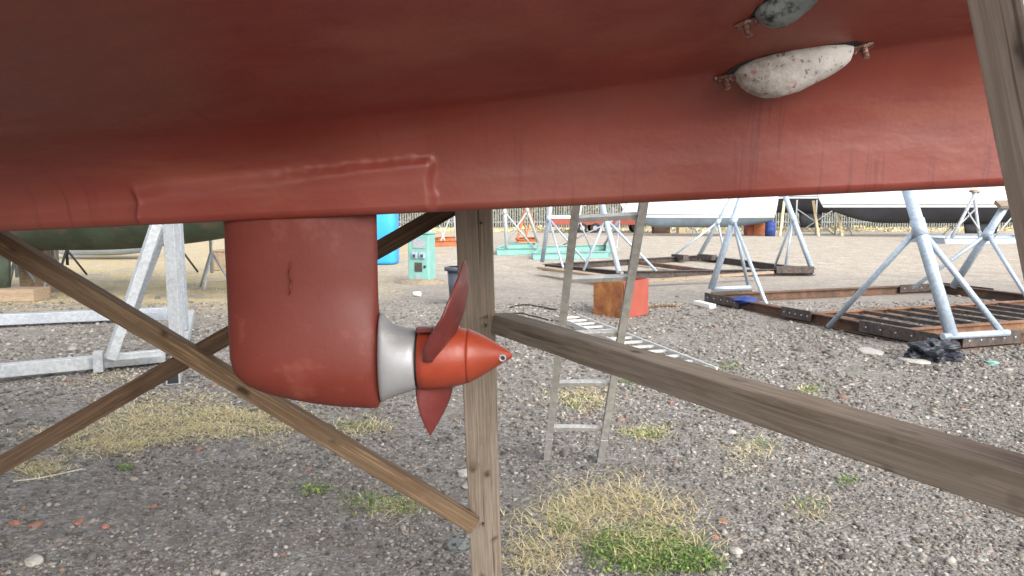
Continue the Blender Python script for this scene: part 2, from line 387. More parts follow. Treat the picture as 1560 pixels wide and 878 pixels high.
# loose stones, one object
def stones(name, n, ymin, ymax, smin, smax, mat, label, power=1.0):
    bm = bmesh.new(); bmesh.ops.create_icosphere(bm, subdivisions=1, radius=1)
    bv = np.array([v.co[:] for v in bm.verts]); bf = np.array([[v.index for v in f.verts] for f in bm.faces]); bm.free()
    u = rng.random(n); yy = ymin*(ymax/ymin)**(u**power); xx = (rng.random(n)*2-1)*(.8*yy+.5)
    pk = np.sin(2.1*xx+1.3*np.sin(1.7*yy))*np.sin(1.9*yy+.9*np.sin(2.3*xx+1))+.6*np.sin(5.3*xx+yy)*np.sin(4.7*yy-2*xx)
    keep = rng.random(n) < np.clip(.78-.55*pk, .18, 1); xx, yy = xx[keep], yy[keep]; n = len(xx)
    sz = smin*(smax/smin)**(rng.random(n)**2.2)
    sz *= np.clip(yy/5, .8, 1.6)
    sc = np.stack([sz*rng.uniform(.8,1.5,n), sz*rng.uniform(.7,1.1,n), sz*rng.uniform(.35,.75,n)], -1)
    ang = rng.uniform(0, 6.28, n); til = rng.normal(0, .3, n)
    v = bv[None]*(1+rng.normal(0, .16, (n, len(bv), 1)))*sc[:,None]
    c, s_ = np.cos(til)[:,None], np.sin(til)[:,None]
    v = np.stack([v[...,0]*c-v[...,2]*s_, v[...,1], v[...,0]*s_+v[...,2]*c], -1)
    c, s_ = np.cos(ang)[:,None], np.sin(ang)[:,None]
    v = np.stack([v[...,0]*c-v[...,1]*s_, v[...,0]*s_+v[...,1]*c, v[...,2]], -1)
    v += np.stack([xx, yy, gh(xx, yy)+sc[:,2]*.25], -1)[:,None]
    f = bf[None]+(np.arange(n)*len(bv))[:,None,None]
    me = bpy.data.meshes.new(name); np_mesh(me, v.reshape(-1,3), f.reshape(-1,3))
    o = link_mesh(name, me, mat, None, (0,0,0)); tag(o, label, 'gravel', None, 'stuff'); return o
M['gravel'] = mat_island('gravel_stones', [(0,(.075,.070,.066)), (.3,(.140,.128,.113)), (.6,(.205,.187,.164)), (.82,(.268,.246,.215)), (.92,(.32,.30,.27)), (.972,(.40,.38,.35)), (.98,(.27,.18,.135)), (1,(.18,.12,.095))])
stones('gravel', 105000, 2.3, 13, .0055, .020, M['gravel'], 'fine loose grey gravel covering the whole yard')
stones('pebbles', 2200, 2.5, 14, .014, .036, M['gravel'], 'larger pale and dark pebbles strewn over the gravel')

# grass
def grass(name, patches, mat, label, hgt, lean):
    xs, ys, hs = [], [], []
    for (cx, cy, rx, ry, n, k) in patches:
        for _ in range(n):
            r = math.sqrt(random.random())*random.choice((1, .8, .6, 1.15)); t = random.uniform(0, 6.283)
            wob = 1+.25*math.sin(3*t+cx)+.15*math.sin(7*t+cy)
            p = G(cx+rx*r*wob*math.cos(t), max(340, cy+ry*r*wob*math.sin(t)))
            xs.append(p.x); ys.append(p.y); hs.append(k*random.uniform(.45, 1.2))
    n = len(xs); xs = np.array(xs); ys = np.array(ys)
    # gather into tufts
    cl = .05; tx = np.round(xs/cl)*cl; ty = np.round(ys/cl)*cl
    xs = xs*.55+tx*.45; ys = ys*.55+ty*.45
    H = hgt*np.array(hs); ang = rng.uniform(0, 6.28, n); ln = H*lean*rng.uniform(.3, 1.3, n)
    w = rng.uniform(.0011, .0030, n)*np.clip(ys/5, .8, 2.5)
    dx, dy = np.cos(ang), np.sin(ang); px, py = -dy*w, dx*w
    z0 = gh(xs, ys)
    b = np.stack([xs, ys, z0], -1)
    def pt(f, hf, side, ws):
        return np.stack([xs+dx*ln*f+side*px*ws, ys+dy*ln*f+side*py*ws, z0+H*hf], -1)
    v = np.stack([pt(0,0,-1,1), pt(0,0,1,1), pt(.4,.62,1,.8), pt(.4,.62,-1,.8), pt(1,.85,0,0)], 1)
    base = np.arange(n)*5
    tri = np.concatenate([np.stack([base,base+1,base+2],-1), np.stack([base,base+2,base+3],-1), np.stack([base+3,base+2,base+4],-1)])
    me = bpy.data.meshes.new(name); np_mesh(me, v.reshape(-1,3), tri)
    o = link_mesh(name, me, mat, None, (0,0,0)); tag(o, label, 'grass', None, 'stuff')
M['dry'] = mat_island('dry_grass', [(0,(.36,.28,.15)), (.45,(.58,.49,.29)), (.78,(.70,.62,.41)), (.92,(.48,.47,.20)), (1,(.36,.40,.14))], .9)
M['grn'] = mat_island('green_grass', [(0,(.07,.14,.035)), (.5,(.13,.225,.06)), (.85,(.24,.31,.09)), (1,(.40,.36,.16))], .8)
grass('dry_grass', [(290,640,175,34,8500,.75),(160,672,120,20,2500,.7),(60,712,55,16,700,.8),(400,650,70,30,900,.7),(170,580,70,12,500,.5),
    (930,765,110,34,1250,1),(860,800,90,45,700,1),(1010,800,70,40,420,.9),(930,790,150,60,380,1.5),(1000,835,95,40,420,1.3),(890,605,55,22,800,.9),(985,660,45,14,400,.8),(820,850,60,30,500,.9),
    (90,455,150,14,1500,.5),(300,440,60,10,500,.5),(180,418,170,12,1200,.5),(590,445,40,14,500,.5),(1020,465,40,5,200,.4),(560,655,50,16,400,.8),(600,770,60,22,350,.7),(1230,600,30,14,150,.8),(1140,690,50,30,250,.8),(690,620,200,30,160,.7),(1240,780,40,30,120,.7)],
    M['dry'], 'matted dry yellow grass growing in patches on the gravel', .030, 3.8)
grass('green_grass', [(990,845,75,32,3400,.8),(930,830,50,20,500,.8),(1060,860,40,18,500,.9),(860,805,30,12,250,.8),(480,748,30,10,300,.6),(560,765,55,16,520,.7),(620,775,30,12,150,.7),(545,652,35,10,300,.7),
    (985,660,35,10,420,.8),(965,580,22,8,300,.9),(880,610,40,14,260,.8),(1235,597,20,8,160,.8),(1290,733,20,8,130,.8),(1160,680,25,10,120,.8),(1230,775,40,14,160,.7),(1340,560,60,6,100,.6),(190,712,14,7,130,.7),(1110,560,25,10,160,.8),(900,790,140,60,260,.9)],
    M['grn'], 'short fresh green grass and clover growing among the dry patches', .032, 1.5)

def clover(cx, cy, rx, ry, n):
    c = []
    while len(c) < n:
        t = random.uniform(0, 6.283); r = math.sqrt(random.random())*(1+.3*math.sin(3*t)); p = G(cx+rx*r*math.cos(t), cy+ry*r*math.sin(t)); c.append((p.x, p.y, gz(p)+random.uniform(.006,.028)))
    return c
CL = np.array(clover(990,845,85,36,1500)+clover(935,828,45,18,300)+clover(1060,862,45,18,350)+clover(600,768,70,18,160)+clover(480,748,25,8,60))
# distinct debris
def brick_bit(px, py, s, seed, lab):
    p = G(px, py); p.z = gz(p)+s*.25
    m = MB(); m.blob(p, s*1.2, s*.85, s*.5, 1, .22, seed, seed)
    o = m.build('brick_fragment', M['brick']); tag(o, lab, 'brick', 'broken brick pieces in the gravel')
for i, (px, py, s) in enumerate([(22,802,.032),(55,806,.036),(120,802,.036),(160,806,.024),(235,774,.022),(1101,799,.026),(1088,823,.022),(303,686,.026),(1022,614,.03),(430,846,.014),(722,650,.03),(470,718,.022)]):
    brick_bit(px, py, s, i, 'small broken orange brick piece lying loose in the gravel')
def stone(px, py, rx, ry, rz, seed, lab, mat='stone'):
    p = G(px, py); p.z = gz(p)+rz*.35
    o = MB().blob(p, rx, ry, rz, 2, .14, seed*.7, seed).build('stone', M[mat]); tag(o, lab, 'stone')
stone(845,681-280+1,.05,.05,.03,3,'small white stone on the gravel just beyond the wooden rail')
stone(706,722,.04,.03,.03,5,'pale rounded stone on the gravel left of the upright post')
stone(720,738,.075,.05,.02,6,'flat white stone slab next to the upright post')
stone(1120,846,.035,.025,.02,8,'pale pebble right of the green grass patch')
stone(697,832,.06,.045,.04,9,'dark grey lump of stone at the foot of the upright post','anode_grey')
stone(1325,537,.26,.13,.03,11,'broad pale flat slab left of the black plastic bag')
stone(1390,551,.2,.1,.03,12,'pale flat slab directly in front of the black plastic bag')
stone(52,860,.045,.035,.025,13,'large rounded stone in the lower left gravel')

# ------------------------------------------------------------------ the red boat
YC = 1.55
def clamp(x, a=0., b=1.): return max(a, min(b, x))
def sst(a, b, x): t = clamp((x-a)/(b-a)); return t*t*(3-2*t)
from mathutils import noise as mn
def section(x):
    zk = 1.65+.045*x
    if x < -5: zk += .22*(-5-x)**2
    hs = max(.07, .150+.072*x)
    t = (x+2)/4.2 if x > -2 else (-2-x)/4.55
    b = 1.85*(1-.90*t**1.6) if x > -2 else 1.85*max(.03, 1-t**2.3)
    zc = zk+hs; zs = 3.15+(.1*(x+2)/4)**2
    tan = .17+.19*sst(-.6, 1.0, x)
    z0 = zc+.02
    def hz(r): return z0+tan*b*r+(zs-z0-tan*b)*(1-(1-min(1,r)**4)**.25)
    pts = [(0, zk), (.03, zk), (.042, zk+.004), (.049, zk+.014)]
    n1 = 20
    for i in range(1, n1+1): pts.append((.049+.006*i/n1, zk+.014+(.42*hs-.014)*i/n1))
    s2 = min(.135+.06*(1-sst(-.7, .2, x)), .5*b)
    p0 = Vector((.055, zk+.42*hs)); p1 = Vector((.060, zc+.018)); p2 = Vector((s2, hz(s2/b)))
    for i in range(1, 33):
        q = i/32; pts.append(tuple(p0*(1-q)**2+p1*2*q*(1-q)+p2*q*q))
    r0 = s2/b
    for i in range(1, 45):
        r = r0+(.80-r0)*i/44; pts.append((r*b, hz(r)))
    ph0 = math.asin(.8**2)
    for i in range(1, 15):
        ph = ph0+(math.pi/2-ph0)*i/14; r = math.sin(ph)**.5; pts.append((r*b, hz(r)))
    return pts, zk, zc
def bulge(x, z, zk, zc):
    wob = .004*math.sin(90*z)+.006*mn.noise((x*20, z*30, 1))
    a = sst(-.757, -.743, x+wob)*(1-sst(-.172, -.152, x+wob))
    top = zk+.068+.038*(x+.75)/.6 + .004*mn.noise((x*14, 5, 0))
    ww = .009*(1-sst(-.55, -.22, x)); a *= 1-sst(top-.014-ww, top+.012+ww, z)
    ridge = (math.exp(-((x+wob+.748)/.008)**2)+.7*math.exp(-((x+wob+.158)/.007)**2))*(1-sst(top, top+.03, z))*(.6+.8*mn.noise((x*30, z*60, 7)))
    rt = math.exp(-((z-top)/.006)**2)*sst(-.76,-.74,x)*(1-sst(-.17,-.15,x))*max(0,mn.noise((x*9, 3, 2))+.2)
    rough = .004*mn.noise((x*45, z*70, 3))*math.exp(-((z-top-.006)/.014)**2)*sst(-.6,-.4,x)*(1-sst(-.17,-.15,x))
    return .019*a + .0045*ridge + .001*rt + rough*.8
xs = list(np.arange(-6.5, -1.6, .15))+list(np.arange(-1.6, -.866, .010))+list(np.arange(-.86, -.04, .0036))+list(np.arange(-.04, 1.45, .009))+list(np.arange(1.45, 2.21, .1))
secs = [section(x) for x in xs]
rings = []
for x, (pts, zk, zc) in zip(xs, secs):
    near, far = [], []
    for (s, z) in pts:
        d = 0; dz = 0
        if -1.7 < x < 1.5 and s < 1.0:
            if s > .01: d = bulge(x, z, zk, zc) if s < .12 else 0
            d += .0022*mn.noise((x*3.1, s*5, z*7))*min(1, s/.04)
            dz = .004*mn.noise((x*2.3+4, s*4, 2.0))*sst(.1, .3, s) + .0012*mn.noise((x*11, s*16, 4))*sst(.1,.3,s)
        near.append((x, YC-s-d, z+dz)); far.append((x, YC+s, z))
    rings.append(near[::-1]+far[1:])
boat = thing('sailing_boat', 'boat with red antifouled bottom and saildrive looming overhead', 'boat', (-1.5, YC, 0))
hm = MB(); hm.loft(rings, closed=False, cap=(True, True))
hull = hm.build('hull', M['hull'], boat)
dk = MB(); dr = [(r[0], (Vector(r[0])+Vector(r[-1]))/2+Vector((0,0,.06)), r[-1]) for r in rings[::8]+[rings[-1]]]
dk.loft([[a+Vector((0,0,.003)) if isinstance(a, Vector) else Vector(a)+Vector((0,0,.003)) for a in r] for r in dr], closed=False, cap=(False, False)); dk.build('deck', M['white'], boat, fix=False)
kl = MB(); kl.loft([[(x0+.0, YC+s*.001, z) if False else (cx+cxs*math.cos(t), YC+w*math.sin(t), z) for t in [2*math.pi*k/20 for k in range(20)]] for (cx, cxs, w, z) in ((-3.6,1.0,.12,1.55),(-3.5,.85,.10,.9),(-3.4,.75,.13,.3),(-3.4,.7,.11,.27))])
kl.build('keel', M['hull'], boat)
kb = MB(); kb.box((-3.4, YC, .12), .9, .3, .24); o = kb.build('keel_block', M['wood_post'], None, bevel=.008); tag(o, 'squared timber block under the red boat keel', 'block')

def ell(x, top, bot, w, n=32, p=1.0):
    zc, r = (top+bot)/2, (top-bot)/2
    out = []
    for k in range(n):
        t = 2*math.pi*k/n; c, s = math.cos(t), math.sin(t)
        out.append((x, YC+w*math.copysign(abs(s)**p, s), zc+r*math.copysign(abs(c)**p, c)))
    return out
zx = lambda py: P(660, py, YC).z
xx_ = lambda px: P(px, 540, YC).x
def interp(t, tab):
    for (a, b), (c, d) in zip(tab, tab[1:]):
        if t <= c: return b+(d-b)*clamp((t-a)/(c-a))
    return tab[-1][1]
# saildrive leg: horizontal slices
XL = [(325,351),(500,352),(545,353),(562,357),(574,364),(584,376),(592,392),(600,417),(607,446),(613,480),(617,512),(620,550)]
XR = [(325,578),(470,578),(490,580),(520,583),(550,585),(590,583),(612,579),(620,575)]
sl = []
ys_ = [318]+list(range(326, 556, 10))+list(range(556, 612, 4))+[613,615,617,618.5,619.5,620]
for py in ys_:
    l, r = interp(py, XL), interp(py, XR)
    xl, xr = xx_(l), xx_(r); z = zx(py)
    w = .052+.012*math.exp(-((py-548)/48)**2)
    if py > 560: w *= max(.05, (1-((py-560)/61)**2))**.5
    a = (xr-xl)/2; c = (xr+xl)/2; gear = sst(430, 520, py); ring = []
    for k in range(64):
        t = 2*math.pi*k/64; ct, stn = math.cos(t), math.sin(t)
        e = .75 if ct < 0 else .75-.35*gear
        f = 1-(.55*(1-gear))*((1+ct)/2)**2
        x = c+a*math.copysign(abs(ct)**.9, ct)
        ring.append((x, YC+w*f*math.copysign(abs(stn)**e, stn)+.0008*mn.noise((x*9, z*9, k*.0)), z))
    sl.append(ring)
lm = MB(); lm.loft(sl); leg = lm.build('saildrive_leg', M['leg'], boat)
# casting scar on the leg's side
sc = MB(); sc.path([P(443,398,1.498), P(440,415,1.497), P(443,430,1.497), P(441,449,1.497)], .0016, 6); sc.build('paint_ridge', M['leg'], leg)
zr = MB()
zr.loft([ell(xx_(a), zx(t), zx(b), w) for a, t, b, w in ((581,476,613,.052),(585,479,611,.064),(590,486,608,.067),(598,493,605,.069),(610,498.5,600,.070),(624,501,596,.068),(633,502,593,.066),(635.5,504,591,.063))])
zr.build('anode_ring', M['zinc'], boat)
gp_ = MB(); gp_.loft([ell(xx_(a), zx(506), zx(588), .055) for a in (634, 641)]); gp_.build('shaft_seal', M['dark'], boat)
hb = MB(); hb.loft([ell(xx_(a), zx(t), zx(b), w) for a, t, b, w in ((638,503,590,.055),(639.5,499.5,593,.0635),(652,497.5,593,.066),(675,497,591,.065),(695,498.5,587.5,.062),(709,501,584,.058),(711.5,503,582.5,.055))])
prop = hb.build('propeller', M['prop'], boat)
nc = MB(); nc.loft([ell(xx_(a), zx(t), zx(b), w) for a, t, b, w in ((711,503.5,582,.054),(713,501.5,583.5,.0565),(716,502.5,582,.0555),(728,507.5,576,.047),(742,514.5,567.5,.036),(756,522.5,559,.025),(768,530,552,.0155),(776,535,548,.009),(780,539,545,.003))])
nc.build('nose_cone', M['prop'], prop)
bs = MB()
c = P(765.5, 545.5, 1.532)
for r1, r2, dy in ((.0065,.0065,0),):
    bs.loft([[c+Vector((r*math.cos(t), y, r*math.sin(t))) for t in [2*math.pi*k/20 for k in range(20)]] for r, y in ((.0080,.006),(.0080,-.0035),(.0068,-.0042),(.0045,-.0042),(.0045,.003))])
bs.build('lock_screw', M['zinc'], prop)
bs = MB(); bs.tube(c+Vector((0,-.0005,0)), c+Vector((0,.004,0)), .0045, 12); bs.build('screw_socket', M['dark'], prop)
def blade(rows, name, smooth=4):
    # rows: px, py, Y, half chord in px, half chord in depth, thickness
    rings = []
    n = len(rows)
    fine = []
    for i in range(n-1):
        for k in range(6):
            t = k/6; fine.append([a+(b-a)*t for a, b in zip(rows[i], rows[i+1])])
    fine.append(list(rows[-1]))
    for it in range(smooth):
        fine = [fine[0]]+[[(a+2*b+c)/4 for a, b, c in zip(p, q, r)] for p, q, r in zip(fine, fine[1:], fine[2:])]+[fine[-1]]
    for (px, py, Y_, w, dd, th) in fine:
        c = P(px, py, Y_); k = Y_/F
        ch = Vector((w*k, dd, 0)); L = max(ch.length, 1e-4); ch /= L
        nr = Vector((ch.y, -ch.x, 0))
        rings.append([c+ch*L*math.cos(t)+nr*th*math.sin(t) for t in [2*math.pi*j/20 for j in range(20)]])
    m = MB(); m.loft(rings); return m.build(name, M['blade'], prop)
blade([(651,551,1.482,4,.006,.012),(660,531,1.478,15,.018,.013),(676,508,1.485,18,.034,.012),(690,480,1.495,14,.050,.010),(698,455,1.505,12,.052,.0075),(703,435,1.518,9.5,.045,.006),(706.5,415,1.535,5.5,.026,.004),(707.5,397,1.54,1,.006,.002)], 'blade', 2)
blade([(663,570,1.55,27,.012,.014),(662,592,1.55,28.5,.016,.011),(661,612,1.55,24.5,.020,.008),(659,632,1.55,17,.018,.006),(657,650,1.55,8,.010,.004),(655.5,663,1.55,1.0,.002,.002)], 'blade')
rb = MB(); rb.box(P(648,502,1.515)+Vector((0,0,0)), .036, .03, .012); rb.build('hub_boss', M['blade'], prop, bevel=.003)

# hull anodes
def hull_z(x, y):
    pts, zk, zc = section(x); s = abs(YC-y)
    for (a, b), (c_, d) in zip(pts, pts[1:]):
        if a <= s <= c_ and c_ > a and s > .06: return b+(d-b)*(s-a)/(c_-a)
    return pts[-1][1]
def on_hull(px, py):
    for Y_ in np.arange(1.49, .3, -.002):
        p = P(px, py, Y_)
        if p.z <= 2.6 and p.z >= hull_z(p.x, Y_)-1e-4: 
            continue
        return P(px, py, Y_)
    return P(px, py, 1.2)
def hit_hull(px, py):
    Y_ = .2
    while Y_ < 1.5:
        p = P(px, py, Y_)
        if p.z > hull_z(p.x, Y_): return p
        Y_ += .002
    return P(px, py, 1.45)
def anode(A, B, halfw, depth, mat, skew=.3):
    a, b = hit_hull(*A), hit_hull(*B); ax = (b-a); L = ax.length; ax /= L
    mid = (a+b)/2; e = .02
    nrm = Vector((-(hull_z(mid.x+e, mid.y)-hull_z(mid.x-e, mid.y))/(2*e), -(hull_z(mid.x, mid.y+e)-hull_z(mid.x, mid.y-e))/(2*e), 1)).normalized()
    dn = -nrm; side = ax.cross(dn).normalized()
    rings = []
    for i in range(25):
        t = i/24
        prof = interp(t, [(0,.10),(.03,.35),(.10,.66),(.22,.93),(.34,1.0),(.5,.93),(.7,.74),(.86,.55),(.95,.40),(1,.12)])
        wd = halfw*interp(t, [(0,.25),(.04,.6),(.14,.9),(.3,1),(.5,.97),(.75,.78),(.92,.5),(1,.22)]); dp = depth*prof
        o = a+ax*L*t
        off = -dn*.0005*0
        ring = []
        for k in range(21):
            q = math.pi*k/20
            bump = 1+.05*mn.noise((t*14, q*5, L*9))
            ring.append(o+dn*.004+side*wd*math.cos(q)+dn*dp*math.sin(q)**.8*bump)
        rings.append(ring)
    m = MB(); m.loft(rings); ob = m.build('hull_anode', mat, boat)
    for q, sgn in ((a, -1), (b, 1)):
        s = MB(); s.bar(q+ax*sgn*-.012+dn*.008, q+ax*sgn*.030+dn*.006, .014, .005, dn); s.tube(q+ax*sgn*.018+dn*.002, q+ax*sgn*.018+dn*.028, .006, 8)
        s.blob(q+ax*sgn*.004+dn*.008, .010, .008, .007, 1, .3, 0, 3+sgn); s.bar(q+ax*sgn*.012+dn*.005, q+ax*sgn*.036+dn*.004, .012, .004, dn)
        s.build('mounting_strap', M['scab'], ob)
    bk = MB(); rr = []
    for i in range(33):
        t = i/32; o = a+ax*L*(t*1.16-.08); wd = halfw*1.22*max(.16, math.sin(math.pi*clamp(t,.001,.999))**.5)*(1+.35*mn.noise((t*11, L*5, 1)))
        rr.append([o-side*wd+dn*.0035, o+side*wd+dn*.0035, o+side*wd-dn*.012, o-side*wd-dn*.012])
    bk.loft(rr, smooth=False); bk.build('backing_gasket', M['dark'], ob)
    return ob
anode((1118,112), (1298,72), .040, .062, M['anode'])
anode((1152,24), (1250,-22), .036, .030, M['anode_grey'])

# ------------------------------------------------------------------ timber shoring frame under the boat
fr = thing('support_frame', 'brown timber shoring frame of post, rail and crossed braces under the red boat', 'support', (0, 3.1, 0))
pt_ = P(722,322,2.5); pb_ = P(742,878,2.98); d = pb_-pt_
base = pt_+d*((0-pt_.z)/d.z); top = pt_-d*.21
timber('post', base, top, .122, .10, M['wood_post'], fr, up=(0,1,0))
zr_ = 1.25
r0 = P(760,491,2.62); r1 = Vector((.83, .90, r0.z)); 
timber('rail', r0, r1, .085, .068, M['wood_post'], fr)
timber('brace', P(-330,170,2.25), P(722,798,2.72), .07, .062, M['wood_brace'], fr)
timber('brace', P(-330,898,2.40), P(735,290,2.66), .05, .060, M['wood_dark'], fr)
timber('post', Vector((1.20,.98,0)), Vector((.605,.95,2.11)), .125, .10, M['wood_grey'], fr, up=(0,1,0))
timber('post', Vector((-2.35,2.75,0)), Vector((-2.25,2.3,2.15)), .12, .10, M['wood_post'], fr, up=(0,1,0))

for q in (P(740,497,2.535), P(728,790,2.81), P(736,800,2.815), P(733,340,2.44), P(742,484,2.535)):
    MB().tube(q+Vector((0,-.006,0)), q+Vector((0,.02,0)), .0045, 8).build('nail', M['plate'], fr)
# ------------------------------------------------------------------ ladders
ld = thing('ladder', 'grey aluminium ladder leaning up against the red boat', 'ladder', G(874,700))
lb, rbp = G(833,700), G(914,703); lt, rt = P(877,318,3.80), P(980,312,3.80)
ext = 1.75
la, ra = lb+(lt-lb)*ext, rbp+(rt-rbp)*ext
fwd = ((lt-lb).cross(rbp-lb)).normalized()
for a, b in ((lb, la), (rbp, ra)):
    sd = (rbp-lb).normalized(); nn = (b-a).normalized().cross(sd).normalized(); oo = sd*(.010 if a is lb else -.010); rl = MB(); rl.bar(a-oo, b-oo, .058, .005, sd); rl.bar(a+nn*.0315, b+nn*.0315, .005, .042, sd); rl.bar(a-nn*.0315, b-nn*.0315, .005, .042, sd); rl.build('rail', M['alu_bright'], ld)
    ft = MB(); ft.bar(a+(b-a).normalized()*.16, a+(b-a).normalized()*.23, .072, .046, (rbp-lb).normalized()); ft.build('bracket', M['alu_bright'], ld, bevel=.003)
def proj_y(p):
    q = Vector(p)-Vector((0,0,EYE)); f = q.y*math.cos(PITCH)-q.z*math.sin(PITCH); u = q.y*math.sin(PITCH)+q.z*math.cos(PITCH)
    return CY-F*u/f
def t_at(y):
    lo, hi = 0, 1.2
    for _ in range(40):
        m_ = (lo+hi)/2
        if proj_y(lb+(lt-lb)*m_) > y: lo = m_
        else: hi = m_
    return lo
t0, t1 = t_at(651), t_at(334); st = (t1-t0)/4; k = 0
while t0+st*k < ext-.05:
    t = t0+st*k; a, b = lb+(lt-lb)*t, rbp+(rt-rbp)*t
    r = MB(); r.bar(a, b, .032, .030, (rt-rbp).normalized()); r.build('rung', M['alu_bright'], ld, bevel=.004); k += 1
l2 = thing('ladder', 'bright aluminium ladder lying flat on the gravel by the red box', 'ladder', G(960,520))
a0, a1 = G(879,481,.06), G(1092,564,.05); side = (a1-a0).normalized().cross(Vector((0,0,1)))*.36
for o in (Vector(), side):
    m = MB(); m.bar(a0+o, a1+o, .025, .06); m.build('rail', M['alu_bright'], l2, bevel=.003)
for k in range(13):
    q = a0+(a1-a0)*((k+.5)/13); m = MB(); m.bar(q, q+side, .032, .028); m.build('rung', M['alu_bright'], l2)

# ------------------------------------------------------------------ boat cradles
def post_group(root, foot, top, joint_t, feet, r, mat, pad=True, padmat='wood_pale', ext=1.0):
    foot, top = Vector(foot), Vector(top); top2 = foot+(top-foot)*ext
    MB().tube(foot, top2, r, 12).build('post', M[mat], root)
    j = foot+(top-foot)*joint_t
    for q in feet: MB().tube(j, Vector(q), r*.52, 8).build('strut', M[mat], root)
    c = MB(); dd = (top-foot).normalized(); c.tube(j-dd*r*1.5, j+dd*r*1.5, r*1.16, 12); c.build('collar', M[mat], root)
    if pad:
        m = MB(); m.bar(top2-Vector((.16,0,0)), top2+Vector((.16,0,0)), .2, .07, dd); m.build('pad', M[padmat], root, bevel=.006)
def base_frame(root, pts, h, w, mat, close=True):
    n = len(pts)
    for i in range(n if close else n-1):
        a, b = Vector(pts[i]), Vector(pts[(i+1)%n]); a.z = b.z = h/2 + (0.0 if i % 2 else .004)
        d = (b-a).normalized()*(w*.51 if i % 2 else 0)
        MB().ibeam(a+d, b-d, w, h).build('base_beam', M[mat], root)
# right-hand rusty base cradle
A, B = G(1080,462), G(1441,534); D = Vector((8.45,14.6,0)); C = Vector((9.75,10.2,0))
cr = thing('boat_cradle', 'empty boat cradle with rusty beam base and pale blue props behind the wooden rail', 'cradle', (A+B+C+D)/4)
base_frame(cr, [A, B, C, D], .16, .14, 'rust')
lerp = lambda a, b, t: a+(b-a)*t
for t in (.52, .86):
    a, b = lerp(A,B,t), lerp(D,C,t); a.z = b.z = .09; dd = (b-a).normalized()*.08
    MB().ibeam(a+dd, b-dd, .10, .12).build('cross_beam', M['rust_top'], cr)
for k in range(8):
    s = .10+.09*k; a = lerp(lerp(A,B,.535), lerp(D,C,.535), s); b = lerp(lerp(A,B,.845), lerp(D,C,.845), s); a.z = b.z = .125
    MB().bar(a, b, .07, .05).build('slat', M['plate'], cr)
def plate(a, b, t0, t1, off):
    p, q = lerp(a,b,t0), lerp(a,b,t1); n = (b-a).normalized().cross(Vector((0,0,1)))*off; p = p+n; q = q+n; p.z = q.z = .115
    m = MB(); m.bar(p, q, .02, .15); pl = m.build('corner_plate', M['plate'], cr)
    for k in range(5):
        c = lerp(p, q, .1+.2*k); MB().tube(c, c+n.normalized()*.018, .011, 8).build('bolt', M['galv'], pl)
plate(A,B,.0,.20,.085); plate(A,B,.42,.55,.085); plate(A,B,.74,.99,.085); plate(A,D,.02,.18,-.085); plate(D,C,.0,.25,-.085); plate(A,D,.80,1.0,.085); plate(B,C,.03,.22,.085)
post_group(cr, G(1083,441,.16), P(1128,304,13.6), .77, [G(1140,436,.16), P(1173,478,11.75)], .062, 'galv_blue', True, 'wood_pale', 1.3)
post_group(cr, G(1450,513,.17), P(1384,292,9.15), .74, [G(1262,498,.03), G(1528,509,.17)], .072, 'galv_blue', True, 'wood_pale', 1.28)
MB().tube(G(1436,513,.18), G(1536,507,.18), .04, 8).build('foot_bar', M['galv_blue'], cr)
MB().tube(G(1085,440,.17), G(1143,438,.17), .04, 8).build('foot_bar', M['galv_blue'], cr)
post_group(cr, G(1452,437,.16), P(1533,312,13.2), .66, [G(1392,438,.16), G(1564,452,.16)], .068, 'galv_blue', True, 'wood_post')
post_group(cr, Vector((9.6,10.3,.16)), Vector((8.9,10.7,2.2)), .6, [Vector((9.7,11.8,.16)), Vector((8.3,9.8,.16))], .075, 'galv_blue')
# middle cradle
A2, B2, C2, D2 = G(830,412), G(945,424), G(1238,420), G(1068,397)
c2 = thing('boat_cradle', 'empty boat cradle with dark low base and four grey props behind the leaning ladder', 'cradle', (A2+B2+C2+D2)/4)
base_frame(c2, [A2, B2, C2, D2], .17, .16, 'plate')
a, b = lerp(A2,D2,.5), lerp(B2,C2,.5); a.z = b.z = .1; MB().bar(lerp(a,b,.03), lerp(a,b,.97), .14, .1).build('cross_beam', M['rust'], c2)
MB().bar(G(826,408,.2), G(956,426,.2), .30, .05).build('plank', M['wood_pale'], c2)
MB().bar(G(968,428,.12)-Vector((0,.15,0)), G(1172,414,.2)-Vector((0,.15,0)), .16, .05).build('plank', M['wood_pale'], c2)
post_group(c2, G(826,399,.17), P(840,304,20.2), .7, [G(858,408,.17), G(895,402,.17)], .06, 'galv_blue', True, 'wood_pale', 1.2)
post_group(c2, G(943,415,.17), P(918,314,18.2), .8, [G(889,412,.17), G(1000,413,.17)], .064, 'galv_blue', True, 'wood_pale', 1.3)
post_group(c2, G(1237,410,.17), P(1198,304,18.8), .72, [G(1181,404,.17), G(1196,408,.17)], .064, 'galv_blue', True, 'wood_pale', 1.3)
post_group(c2, G(1066,388,.17), P(1114,302,23.5), .58, [G(1027,389,.17), G(1104,388,.17)], .064, 'galv_blue', True, 'wood_pale', 1.3)
for (p, q) in ((1027,1045),(1066,1088),(1181,1238)):
    MB().bar(G(p,391 if p<1100 else 411,.16), G(q,393 if p<1100 else 411,.16), .2, .16).build('foot_block', M['plate'], c2)

